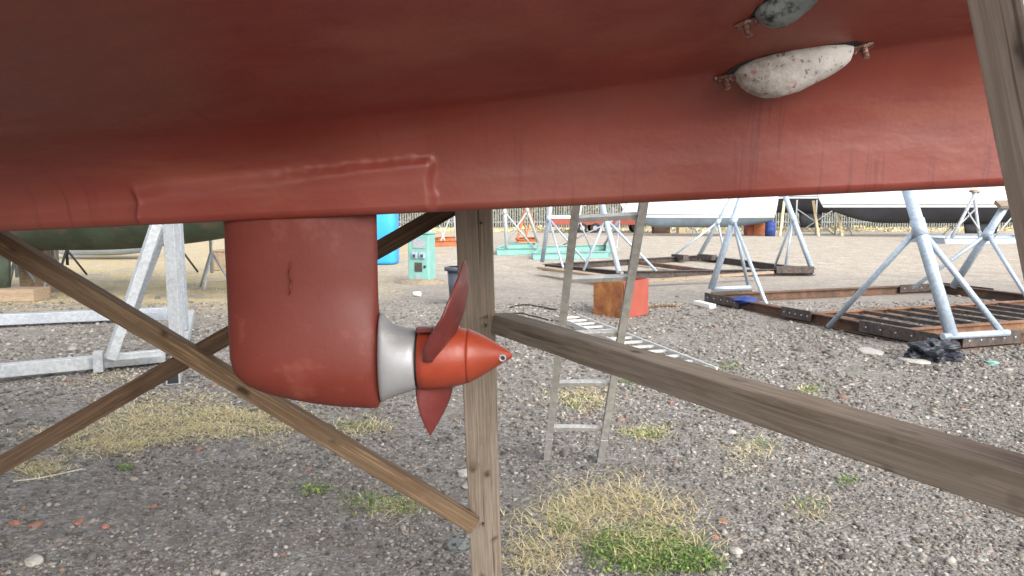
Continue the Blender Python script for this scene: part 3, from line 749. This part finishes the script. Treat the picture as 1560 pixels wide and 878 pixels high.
def simple_cradle(lab, pts, h, basemat, posts, postmat, name='boat_cradle', r=.06, grp=None):
    cen = sum((Vector(p) for p in pts), Vector())/len(pts)
    t = thing(name, lab, 'cradle', cen, grp)
    base_frame(t, pts, h, .16, basemat)
    for f, tp, feet in posts: post_group(t, f, tp, .7, feet, r, postmat, True, 'wood_pale', 1.15)
    return t
def zz(p, z): q = Vector(p); q.z = z; return q
a, b = G(757,389), G(813,388)
simple_cradle('small mint green cradle with white props right of the timber post', [a, b, b+Vector((.3,4,0)), a+Vector((.3,4,0))], .24, 'mint',
   [(zz(a,.24)+Vector((.35,0,0)), P(768,300,26.6), [zz(b,.24)]), (zz(b,.24)+Vector((.3,3.9,0)), P(797,300,30.5), [zz(a,.24)+Vector((.3,3.9,0))])], 'galv_white')
a, b = G(812,396), G(926,393)
simple_cradle('wide mint green cradle with pale thin props behind the dark cradle', [a, b, b+Vector((.6,4.5,0)), a+Vector((.6,4.5,0))], .22, 'mint',
   [(zz(lerp(a,b,.5),.22), P(886,310,24), [zz(lerp(a,b,.78),.22)]), (zz(b,.22)+Vector((.4,4.2,0)), P(955,312,28.5), [zz(b,.22)+Vector((-1.2,4.4,0)), zz(b,.22)+Vector((.5,1.5,0))])], 'galv', r=.05)
a, b = G(640,377), G(702,375)
simple_cradle('rusty orange cradle left of the timber post', [a, b, b+Vector((.3,5,0)), a+Vector((.3,5,0))], .25, 'orange',
   [(zz(lerp(a,b,.2),.25), P(664,300,35.3), [zz(a,.25), zz(lerp(a,b,.6),.25)]), (zz(lerp(a,b,.9),.25), P(689,300,36), [zz(lerp(a,b,.5),.25), zz(b,.25)])], 'galv_white')
a, b = G(788,374), G(818,373)
simple_cradle('small orange trestle behind the mint green cradle', [a, b, b+Vector((0,2.5,0)), a+Vector((0,2.5,0))], .25, 'orange',
   [(zz(a,.25), P(800,318,37), [zz(lerp(a,b,.5),.25)]), (zz(b,.25), P(806,318,37), [zz(lerp(a,b,.4),.25)])], 'orange')
a, b = G(1440,372), G(1620,370)
simple_cradle('pale blue cradle beneath the black bottomed yacht at far right', [a, b, b+Vector((0,3.5,0)), a+Vector((0,3.5,0))], .28, 'galv_blue',
   [(zz(lerp(a,b,.05),.28), P(1482,302,35.5), [zz(lerp(a,b,.32),.28)]), (zz(lerp(a,b,.28),.28), P(1484,300,36), [zz(a,.28)]), (zz(lerp(a,b,.6),.28), P(1545,310,35.5), [zz(lerp(a,b,.9),.28), zz(lerp(a,b,.4),.28)])], 'galv', r=.07)
# near left galvanised box-section cradle
cl = thing('boat_cradle', 'white galvanised square tube cradle beneath the green boat at left', 'cradle', (-4.5, 8.8, 0))
def sq(name, p, q, w, mat='galv_white', up=(0,0,1), bev=.006): return MB().bar(p, q, w, w, up).build(name, M[mat], cl, bevel=bev)
f0 = G(264,588); f1 = G(290,486); f0.z = f1.z = .07
sb = sq('base_beam', f0, f1, .125)
cap = MB(); cap.bar(f0+(f0-f1).normalized()*.004, f0-(f0-f1).normalized()*.01, .095, .095); cap.build('open_tube_end', M['dark'], sb)
cb0, cb1 = G(-160,596), G(252,556); cb0.z = cb1.z = .10; sq('base_beam', cb0, cb1, .125)
rb0, rb1 = G(-160,506), G(282,486); rb0.z = rb1.z = .11; sq('base_beam', rb0, rb1, .15, 'galv')
pb2 = lerp(f0,f1,.21)+Vector((0,0,.07)); sq('post', pb2, P(259,338,7.6)+Vector((0,0,.55)), .115)
pb3 = lerp(f0,f1,.56)+Vector((0,0,.07)); sq('post', pb3, P(270,338,9.0)+Vector((0,0,.55)), .09, 'galv')
s0 = Vector((cb1.x-.75, cb1.y-.15, .2)); sq('strut', G(168,548,.16), P(238,340,7.6)+Vector((.05,0,.12)), .092)
sq('strut', G(196,492,.2), P(250,345,9.0), .09, 'galv')
sq('tie_bar', G(160,545,.17), G(245,538,.17), .07); sq('tie_bar', G(198,484,.2), G(258,482,.2), .09, 'galv')
MB().bar(G(143,551,.12), G(158,550,.12), .14, .2).build('bracket', M['galv_white'], cl)
MB().bar(P(240,336,7.6)+Vector((-.1,0,.6)), P(275,336,7.6)+Vector((.1,0,.6)), .25, .06).build('pad', M['wood_pale'], cl)

# ------------------------------------------------------------------ background boats
def hullboat(name, lab, x0, x1, yc, beam, zb, zwl, zd, botm, topm, bow=-1, transom=.7, keel=None, cabin=True, rud=True, chine=.42):
    L = x1-x0; t = thing(name, lab, 'boat', ((x0+x1)/2, yc, 0))
    nst = 40; top, bot = [], []
    for i in range(nst+1):
        u = i/nst; x = x0+L*u; q = u if bow < 0 else 1-u     # q: 0 at bow
        b = beam/2*min(1, (math.sin(min(1, q*1.65+.02)*math.pi/2))**.8)*(1-(1-transom)*max(0, (q-.6)/.4)**2)
        zb_ = zb+(zwl*1.02-zb)*(max(0, 1-q*4.5)**2)*.98+(zwl-zb)*.55*max(0, (q-.55)/.45)**2
        s = lambda z: max(.01, b*((max(z, zb_)-zb_)/(zd-zb_)+1e-5)**chine)
        zt = [zwl+(zd-zwl)*k/8 for k in range(9)]
        zl = [zb_+(zwl-zb_)*(k/10)**2 for k in range(11)]
        rake = (.9*(zd-zwl)) if q < .3 else 0
        def pos(z, sg):
            k = max(0, 1-q*3.4)*(z-zwl)*.55
            return (x+bow*k, yc+sg*s(z), z)
        top.append(([pos(z, -1) for z in zt], [pos(z, 1) for z in zt]))
        bot.append([pos(z, -1) for z in zl[::-1]]+[pos(z, 1) for z in zl[1:]])
    m = MB(); m.loft([r[0] for r in top], False, (False, False)); m.loft([r[1] for r in top], False, (False, False))
    for e in (0, -1):
        a, b = top[e]; n = len(a)
        m.add(a+b, [(k, k+1, n+k+1, n+k) for k in range(n-1)])
    h = m.build('topsides', M[topm], t)
    m = MB(); m.loft(bot, False, (True, True)); m.build('hull_bottom', M[botm], t)
    m = MB(); m.loft([(Vector(a[-1]), Vector((a[-1][0], yc, zd+.08)), Vector(b[-1])) for a, b in top], False, (False, False)); m.build('deck', M['white'], t, fix=False)
    st = MB()
    for sg in (0, 1):
        st.loft([[Vector(r[sg][1])+Vector((0, (-.012 if sg == 0 else .012), -.02)), Vector(r[sg][1])+Vector((0, (-.012 if sg == 0 else .012), .05)), Vector(r[sg][1])+Vector((0,0,.05)), Vector(r[sg][1])+Vector((0,0,-.02))] for r in top], True, (True, True), False)
    st.build('boot_stripe', M['greybot'], h)
    if cabin:
        cx = (x0+x1)/2+bow*L*.05; rr = []
        for u in np.linspace(0, 1, 9):
            x = cx+L*.2*(u*2-1); hh = .5*math.sin(math.pi*(.12+.76*u))+.02; w = beam*.28
            rr.append([(x, yc-w, zd+.03), (x, yc-w*.8, zd+hh), (x, yc+w*.8, zd+hh), (x, yc+w, zd+.03)])
        m = MB(); m.loft(rr, True, (True, True)); cb = m.build('cabin', M['white'], t)
    if keel:
        kx, kw, kz = keel; m = MB()
        m.loft([[(cx_+w*math.cos(a), yc+th*math.sin(a), z) for a in [2*math.pi*k/16 for k in range(16)]] for cx_, w, th, z in ((kx,kw,.16,zb+.18),(kx,kw*.9,.12,(zb+kz)/2),(kx,kw*.85,.16,kz))])
        m.build('keel', M[botm], t)
    if rud:
        rx = x1-.5 if bow < 0 else x0+.5; m = MB(); m.box((rx, yc, (zwl+zb)/2-.15), .45, .08, zwl-zb+.3); m.build('rudder', M[botm], t, bevel=.02)
    return t
hullboat('sailing_boat', 'boat with dark green antifouled bottom standing on props at left', -13.5, -3.2, 13.4, 3.4, .90, 2.1, 2.9, 'greenbot', 'white', -1, .7, (-9.6, .55, .22), True, False)
o = MB().box((-9.3, 13.3, .11), 1.6, .5, .22).build('keel_block', M['wood_pale'], None, bevel=.01); tag(o, 'pale timber block beneath the green boat keel', 'block')
o = MB().box((-8.85,13.3,.75), .5, .34, .44).build('timber_block', M['wood_pale'], None, bevel=.01); 
bpy.data.objects.remove(o)
hullboat('motor_boat', 'white boat with blue grey bottom and square stern seen past the leaning ladder', 7.0, 15.6, 45, 3.0, .52, 1.12, 2.4, 'greybot', 'white', -1, .95, None, True, False, .3)
hullboat('sailing_boat', 'dark bottomed yacht on crossed white stands between the other two white boats', 16.3, 27, 53, 3.4, 1.35, 2.35, 3.4, 'blackbot', 'white', -1, .6, (21.3, .85, .3), True, False)
hullboat('sailing_boat', 'large white yacht with black bottom at the far right', 18.2, 34, 43.5, 3.8, .80, 1.72, 3.0, 'blackbot', 'white', -1, .7, (27.5, 1.1, .2), True, False)

def boat_stand(lab, foot, h, mat, spread=.45, grp='boat stands propping the hulls', tilt=0, crossed=False):
    f = Vector(foot); t = thing('boat_stand', lab, 'boat stand', f, grp)
    topp = f+Vector((tilt, 0, h)); MB().tube(f+Vector((0,0,h*.25)), topp, .035, 8).build('post', M[mat], t)
    for k in range(3):
        a = 2*math.pi*k/3+.5; MB().tube(f+Vector((0,0,h*.6)), f+Vector((spread*math.cos(a), spread*math.sin(a), .02)), .025, 8).build('leg', M[mat], t)
    MB().bar(topp-Vector((.13,0,0)), topp+Vector((.13,0,0)), .2, .05).build('pad', M['wood_pale'], t)
GL = 'slim boat stand holding up the green boat'
for px, py, h, m, l in ((85,443,1.15,'galv_white','white boat stand under the green boat nearest the left edge'),(104,421,1.1,'dark','black boat stand under the green boat beside its timber block'),
        (276,417,1.1,'dark','black boat stand under the green boat behind the square tube cradle'),(324,440,1.3,'galv_white','thin white boat stand under the green boat next to the saildrive leg'),(28,446,1.2,'galv_white','white boat stand in front of the green keel')):
    boat_stand(l, G(px, py), h, m, .4)
for px, py, h, m, l in ((1290,359,1.15,'galv','grey boat stand under the bow of the black bottomed yacht'),(1450,359,1.0,'galv','grey boat stand under the middle of the black bottomed yacht'),
        (1053,356,1.0,'galv_white','thin white stand under the white boat with blue grey bottom')):
    boat_stand(l, G(px, py), h, m, .5)
# crossed prop frame
xf = thing('prop_frame', 'crossed white steel prop frame beneath the dark bottomed yacht', 'support', G(1240,358))
q = G(1212,358); q2 = G(1272,358); H = Vector((0,0,2.2))
for a, b in ((q, q+H), (q2, q2+H), (lerp(q,q2,.5), lerp(q,q2,.5)+H)): MB().tube(a, b, .05, 8).build('post', M['galv_white'], xf)
for a, b in ((q, q2+H*.75), (q2, q+H*.75), (q+H*.02, q2+H*.02)): MB().tube(a+Vector((0,.06,0)), b+Vector((0,.06,0)), .035, 8).build('brace', M['galv_white'], xf)
for px, t_, lab in ((1247,-8,'leaning yellow timber prop in front of the dark yacht keel'),(1283,-10,'leaning yellow timber prop under the bow of the black bottomed yacht'),(1188,7,'leaning yellow timber prop beside the white square stern')):
    a = G(px,360); b = P(px+t_,306,a.y+.2); o = MB().bar(a, b, .13, .13, (0,1,0)).build('timber_prop', M['cream'], None, bevel=.01); tag(o, lab, 'prop', 'yellow timber props')

# ------------------------------------------------------------------ yard objects
# service pedestal
pd = G(641,432); ped = thing('power_pedestal', 'mint green electric power pedestal with sockets standing on the gravel', 'pedestal', pd)
m = MB(); m.box(pd+Vector((0,.25,.54)), .50, .42, 1.08, -.25); body = m.build('cabinet', M['mint'], ped, bevel=.03)
mt = Matrix.Rotation(-.25, 3, 'Z')
def pf(x, z, y=-.0): return pd+Vector((0,.25,0))+mt@Vector((x, -.21+y, z))
m = MB(); m.box(pd+Vector((0,.25,1.105)), .54, .46, .05, -.25); m.build('lid', M['mint'], ped, bevel=.02)
for x, z, sx, sz, mm, nm in ((.02,.88,.28,.20,'galv','meter_window'),(-.0,.36,.17,.20,'galv','vent_plate'),(-.02,.12,.10,.16,'galv','access_plate')):
    MB().bar(pf(x-sx/2,z,-.006), pf(x+sx/2,z,-.006), .02, sz).build(nm, M['plate' if nm == 'vent_plate' else 'galv'], ped)
for x in (-.08, .10):
    m = MB(); m.bar(pf(x-.06,.62,-.02), pf(x+.06,.62,-.02), .07, .13); so = m.build('socket', M['galv_white'], ped, bevel=.01)
    MB().bar(pf(x-.03,.61,-.058), pf(x+.03,.61,-.058), .02, .07).build('socket_flap', M['bluedark'], so)
MB().tube(pf(.15,.37,.02), pf(.15,.37,-.02), .03, 10).build('lock', M['dark'], ped)
MB().blob(pd+Vector((0,.25,.0)), .62, .5, .09, 3, .12, 0, 3).build('earth_mound', M['dirt'], ped)
# blue tank
bt = G(560,404); tk = thing('storage_tank', 'bright blue plastic tank standing behind the saildrive leg', 'tank', bt)
m = MB(); rr = []
for z, k in ((.02,.96),(.1,1),(.7,1),(.75,.97),(.8,1),(1.5,1),(1.62,.97),(1.7,.85)):
    rr.append([(bt.x+.82*k*math.copysign(abs(math.cos(t))**.3, math.cos(t)), bt.y+.5+.5*k*math.copysign(abs(math.sin(t))**.3, math.sin(t)), z) for t in [2*math.pi*j/40 for j in range(40)]])
m.loft(rr); m.build('body', M['blue'], tk); MB().tube(bt+Vector((0,.5,1.69)), bt+Vector((0,.5,1.78)), .2, 20).build('lid', M['bluedark'], tk)
# bin
bp = G(701,468); bn = thing('litter_bin', 'dark slate plastic bin half hidden behind the timber post', 'bin', bp)
m = MB(); m.loft([[bp+Vector((r*math.cos(t), .25+r*math.sin(t), z)) for t in [2*math.pi*j/24 for j in range(24)]] for r, z in ((.19,0),(.235,.62),(.215,.62),(.18,.03))]); m.build('body', M['bin'], bn)
m = MB(); m.loft([[bp+Vector((r*math.cos(t), .25+r*math.sin(t), z)) for t in [2*math.pi*j/24 for j in range(24)]] for r, z in ((.232,.60),(.285,.60),(.285,.66),(.215,.665))], True, (False, False)); m.build('rim', M['bin'], bn)
# red box
n0 = G(949,486); e1 = G(903,479)-n0; e2 = G(988,479)-n0; e1.z = e2.z = 0
rbx = thing('metal_box', 'faded red and rusty orange metal box on the gravel behind the ladder', 'box', n0+(e1+e2)/2)
n = N('rusted_box_side'); v = n.coord(); a = n.noise(v, 3.2, 8, .65); bb = n.noise(v, 1.6, 3)
colr = n.ramp(a, [(.3,(.09,.04,.025)), (.5,(.28,.11,.045)), (.68,(.42,.23,.07))]); M['boxside'] = n.fin(colr, .85, 0, n.bump(a, .3, .01), .2)
hh = Vector((0,0,.56)); th = .02
def panel(p, q, nm, mat):
    inn = ((e1+e2)/2).normalized()*th
    MB().add([p, q, q+hh, p+hh, p+inn, q+inn, q+hh+inn, p+hh+inn], [(0,1,2,3),(4,5,6,7),(0,1,5,4),(1,2,6,5),(2,3,7,6),(3,0,4,7)]).build(nm, mat, rbx)
panel(n0+e1*.98, n0, 'rusty_side', M['boxside']); panel(n0+e2*.02, n0+e2*.98, 'red_side', M['redbox'])
panel(n0+e1+e2*.05, n0+e1+e2, 'side_panel', M['redbox']); panel(n0+e2+e1*.05, n0+e2+e1*.95, 'side_panel', M['redbox'])
MB().add([n0+hh*.93+e1*.04+e2*.04, n0+e1*.96+hh*.93+e2*.04, n0+(e1+e2)*.96+hh*.93, n0+e2*.96+hh*.93+e1*.04, n0+hh*.90+e1*.04+e2*.04, n0+e1*.96+hh*.90+e2*.04, n0+(e1+e2)*.96+hh*.90, n0+e2*.96+hh*.90+e1*.04], [(0,1,2,3),(4,5,6,7),(0,1,5,4),(1,2,6,5),(2,3,7,6),(3,0,4,7)]).build('top', M['redbox'], rbx)
# bag
p = G(1432,553); m = MB()
def crumple(c, rx, ry, rz, seed):
    bm = bmesh.new(); bmesh.ops.create_icosphere(bm, subdivisions=4, radius=1); vs = []
    for x in bm.verts:
        q = x.co*2.3+Vector((seed*7.1, 0, seed)); k = 1+.55*mn.noise(q)+.32*abs(mn.noise(q*2.6))+.12*mn.noise(q*6)
        vs.append(Vector(c)+Vector((x.co.x*rx*k, x.co.y*ry*k, max(-.6*rz, x.co.z*rz*k))))
    fs = [tuple(v.index for v in f.verts) for f in bm.faces]; bm.free(); m.add(vs, fs, False)
crumple(p+Vector((0,.12,.08)), .26, .16, .13, 1)
o = m.build('plastic_bag', M['bag']); tag(o, 'crumpled black plastic bag on the gravel by the rusty cradle', 'bag')
p = G(1408,545); o = MB().blob(p+Vector((0,.05,.06)), .09, .07, .06, 3, .2, 0, 6).build('rubbish', M['cream']); tag(o, 'tan lump of rubbish poking out of the black bag', 'rubbish')
p = G(1146,462,.16); p.y += .35; o = MB().blob(p+Vector((0,0,.0)), .20, .15, .06, 3, .35, .2, 8).build('tarp', M['bluedark']); tag(o, 'crumpled blue tarp lying inside the rusty cradle', 'tarp')
o = MB().bar(G(1061,461,.04), G(1086,467,.04), .12, .07).build('board_offcut', M['white'], None, bevel=.006); tag(o, 'short white board offcut at the corner of the rusty cradle', 'board')
p = G(1512,556); o = MB().blob(p+Vector((0,0,.02)), .075, .05, .025, 2, .25, 0, 11).build('rubbish', M['mint']); tag(o, 'small turquoise scrap on the gravel right of the black bag', 'rubbish')
p = G(634,452); o = MB().tube(p+Vector((-.05,0,.05)), p+Vector((.09,-.03,.05)), .045, 14).build('can', M['white']); tag(o, 'small white can lying in front of the mint pedestal', 'can')
def cable(name, pts, r, mat, lab, cat):
    P_ = [G(*q)+Vector((0,0,r)) for q in pts]
    sm = []
    for i in range(len(P_)-1):
        a = P_[max(0,i-1)]; b = P_[i]; c = P_[i+1]; d = P_[min(len(P_)-1,i+2)]
        for k in range(6):
            t = k/6; sm.append(.5*((2*b)+(c-a)*t+(2*a-5*b+4*c-d)*t*t+(3*b-a-3*c+d)*t**3))
    sm.append(P_[-1])
    for q in sm: q.z = gz(q)+r*.8+.004
    o = MB().path(sm, r, 8).build(name, M[mat]); tag(o, lab, cat)
cable('cable', [(775,470),(800,466),(822,469),(848,474)], .014, 'cord', 'dark cable on the gravel left of the leaning ladder', 'cable')
cable('cable', [(765,483),(790,480),(812,484),(842,491)], .010, 'cord', 'second thinner dark cable closer to the wooden rail', 'cable')
cable('rope', [(20,734),(50,730),(85,722),(125,712)], .005, 'palecord', 'pale rope end lying by dry grass at lower left', 'rope')
cable('stick', [(985,470),(1000,468.5),(1030,468)], .022, 'wood_brace', 'short brown stick beside the red box', 'stick')
# parked trailer
tp = G(920,355); tr = thing('trailer', 'red flatbed trailer with white boards parked by the far fence', 'trailer', tp)
x0, x1 = P(838,340,tp.y).x, P(1002,340,tp.y).x; cxm = (x0+x1)/2
MB().box((cxm, tp.y+1, .75), x1-x0, 2.0, .42).build('chassis', M['redbox'], tr, bevel=.02)
MB().box((cxm, tp.y+1, 1.07), x1-x0+.2, 2.1, .2).build('deck_boards', M['white'], tr, bevel=.02)
for fx in (.3, .42, .82):
    for yy in (.05, 1.95):
        c = Vector((x0+(x1-x0)*fx, tp.y+yy, .33)); wq = MB().tube(c-Vector((0,.1,0)), c+Vector((0,.1,0)), .33, 20).build('wheel', M['dark'], tr)
        MB().tube(c-Vector((0,.112,0)), c+Vector((0,.112,0)), .16, 14).build('rim', M['galv'], wq)
# far crates/drums
for (px, py, w, h, mat, nm, lab) in ((1158,359,.9,1.15,'orange','storage_crate','orange storage crate beside the white square stern'),(1008,356,1.1,.85,'rust','storage_crate','brown storage crate at the end of the trailer'),
     (1039,356,.5,.62,'cream','storage_crate','small cream storage crate under the white boat'),(1145,359,.6,.95,'redbox','storage_crate','pinkish red storage crate under the white square stern'),
     (48,445,.50,.9,'wood_pale','timber_block','stacked pale timber block under the green boat'),(341,413,.6,.55,'wood_pale','timber_block','pale timber block glimpsed left of the saildrive leg')):
    p = G(px, py); t = thing(nm, lab, 'crate' if nm == 'storage_crate' else 'block', p)
    MB().box(p+Vector((0,.3,h*.46)), w, .6, h*.92, .1).build('body', M[mat], t, bevel=.02)
    MB().box(p+Vector((0,.3,h*.96)), w*1.06, .64, h*.08, .1).build('lid', M[mat], t, bevel=.01)
p = G(1173,360); t = thing('barrel', 'dark blue barrel right of the orange crate', 'barrel', p)
MB().tube(p, p+Vector((0,0,.9)), .3, 18).build('body', M['bluedark'], t)
for z in (.3,.6): MB().tube(p+Vector((0,0,z)), p+Vector((0,0,z+.04)), .315, 18).build('hoop', M['bluedark'], t)
p = G(118,398); t = hullboat('dinghy', 'small pale blue and white dinghy far off under the green boat', p.x-1.6, p.x+1.9, p.y+1, 1.6, .12, .38, .85, 'galv_blue', 'white', -1, .9, None, False, False, .3)

# fence at the far edge
FY = 64.0
def fence(x0, x1, lab):
    t = thing('palisade_fence', lab, 'fence', ((x0+x1)/2, FY, 0))
    m = MB(); x = x0
    while x < x1: m.bar((x, FY, .05), (x, FY, 2.5), .085, .03, (0,1,0)); x += .21
    m.build('pales', M['bark'], t)
    r = MB()
    for z in (.5, 2.1): r.bar((x0, FY+.04, z), (x1, FY+.04, z), .05, .06)
    r.build('cross_rails', M['galv'], t)
    x = x0
    while x <= x1+.01: MB().bar((x, FY+.10, 0), (x, FY+.10, 2.5), .1, .1, (0,1,0)).build('post', M['galv'], t); x += 3.15
fence(-14.0, 14.35, 'grey steel palisade fence across the yard end by the trailer'); fence(17.5, 45.85, 'grey steel palisade fence behind the yachts on the right')
# verge and undergrowth
rr = []; 
def leafmass(name, n, xr, yr, zr, s, mat, lab, cat, kind=None, parent=None, centers=None):
    if centers is None:
        c = np.stack([rng.uniform(*xr, n), rng.uniform(*yr, n), zr[0]+(zr[1]-zr[0])*rng.random(n)**1.3], -1)
        c[:,2] *= .65+.5*np.sin(c[:,0]*.9)*np.sin(c[:,0]*.37+1)
        c[:,2] = np.maximum(.05, c[:,2])
    else: c = centers; n = len(c)
    a = rng.normal(size=(n,3)); a /= np.linalg.norm(a, axis=1)[:,None]; b = np.cross(a, rng.normal(size=(n,3))); b /= np.linalg.norm(b, axis=1)[:,None]
    k = s*rng.uniform(.35, 1.5, n)[:,None]
    v = np.stack([c-a*k, c+b*k*.5, c+a*k, c-b*k*.5], 1)
    if parent is not None: v -= np.array(W[parent])
    f = np.arange(n*4).reshape(n,4)
    me = bpy.data.meshes.new(name); np_mesh(me, v.reshape(-1,3), f)
    o = link_mesh(name, me, mat, parent, (0,0,0)); tag(o, lab, cat, None, kind); return o
M['leaf'] = mat_island('olive_leaves', [(0,(.10,.11,.075)), (.5,(.135,.145,.10)), (.8,(.16,.17,.12)), (1,(.20,.20,.15))], .8)
M['twig'] = mat_island('pale_twigs', [(0,(.16,.15,.12)), (.5,(.28,.27,.22)), (1,(.36,.37,.25))], .9)
leafmass('clover', 0, None, None, None, .009, M['grn'], 'low green clover leaves in the fresh grass patch', 'clover', 'stuff', None, CL)
leafmass('undergrowth', 26000, (-60,60), (66,71), (.0,2.6), .17, M['leaf'], 'olive undergrowth along the far fence', 'undergrowth', 'stuff')
leafmass('far_wood', 60000, (-75,75), (76,86), (.0,9.0), .30, M['twig'], 'hazy mass of bare grey twigs of the wood behind the fence', 'wood', 'stuff')
leafmass('verge_grass', 12000, (-50,50), (52.5,60), (.0,.30), .10, M['dry'], 'low dry verge grass at the far edge of the yard', 'grass', 'stuff')
TG = 'bare trees beyond the far fence'
def tree(x, y, h, seed):
    r = random.Random(seed); t = thing('tree', 'slender grey barked tree standing beyond the far palisade fence', 'tree', (x, y, 0), TG)
    m = MB(); p = Vector((x, y, 0)); rad = .16; tips = []
    for k in range(7):
        q = p+Vector((r.uniform(-.15,.15), r.uniform(-.15,.15), h/7)); m.tube(p, q, rad*(1-k/8), 8, rad*(1-(k+1)/8)); 
        if k > 1:
            for _ in range(3):
                a = r.uniform(0,6.28); l = h*.22*(1-k/10); e = q+Vector((l*math.cos(a), l*math.sin(a), l*.8)); m.tube(q, e, rad*.3*(1-k/9), 5, .012); tips += [q.lerp(e,.6), e]
        p = q
    m.build('trunk', M['bark'], t)
    c = np.concatenate([np.array(e)[None]+rng.normal(0, h*.05, (45,3)) for e in tips])
    o = leafmass('crown', 0, None, None, None, .15, M['twig'], None, None, None, t, c)
k = 0
for x in np.arange(-34, 46, 2.6):
    k += 1; tree(x+random.uniform(-.9,.9), 68+random.uniform(0,9), random.uniform(8,13), k)

# ------------------------------------------------------------------ light
w = bpy.data.worlds.new('World'); S.world = w; w.use_nodes = True; nt = w.node_tree
bg = nt.nodes['Background']; sky = nt.nodes.new('ShaderNodeTexSky'); sky.sky_type = 'NISHITA'; sky.sun_disc = False
EL, AZ = R_(34), R_(148)      # azimuth from +Y clockwise
sky.sun_elevation = EL; sky.sun_rotation = AZ; sky.dust_density = 3.0; sky.air_density = 1.0
hs = nt.nodes.new('ShaderNodeHueSaturation'); hs.inputs['Saturation'].default_value = .28
nt.links.new(sky.outputs[0], hs.inputs['Color']); nt.links.new(hs.outputs[0], bg.inputs['Color']); bg.inputs['Strength'].default_value = .15
sl_ = bpy.data.lights.new('sun', 'SUN'); sl_.energy = .75; sl_.angle = R_(55); sl_.color = (1,.97,.93)
so = bpy.data.objects.new('sun', sl_); COL.objects.link(so)
dv = Vector((math.sin(AZ)*math.cos(EL), math.cos(AZ)*math.cos(EL), math.sin(EL)))
so.rotation_euler = dv.to_track_quat('Z', 'Y').to_euler(); so.location = dv*60
vs = S.view_settings; vs.view_transform = 'Standard'; vs.look = 'None'; vs.gamma = 1; vs.exposure = 1.55
S.cycles.max_bounces = 8; S.cycles.diffuse_bounces = 5
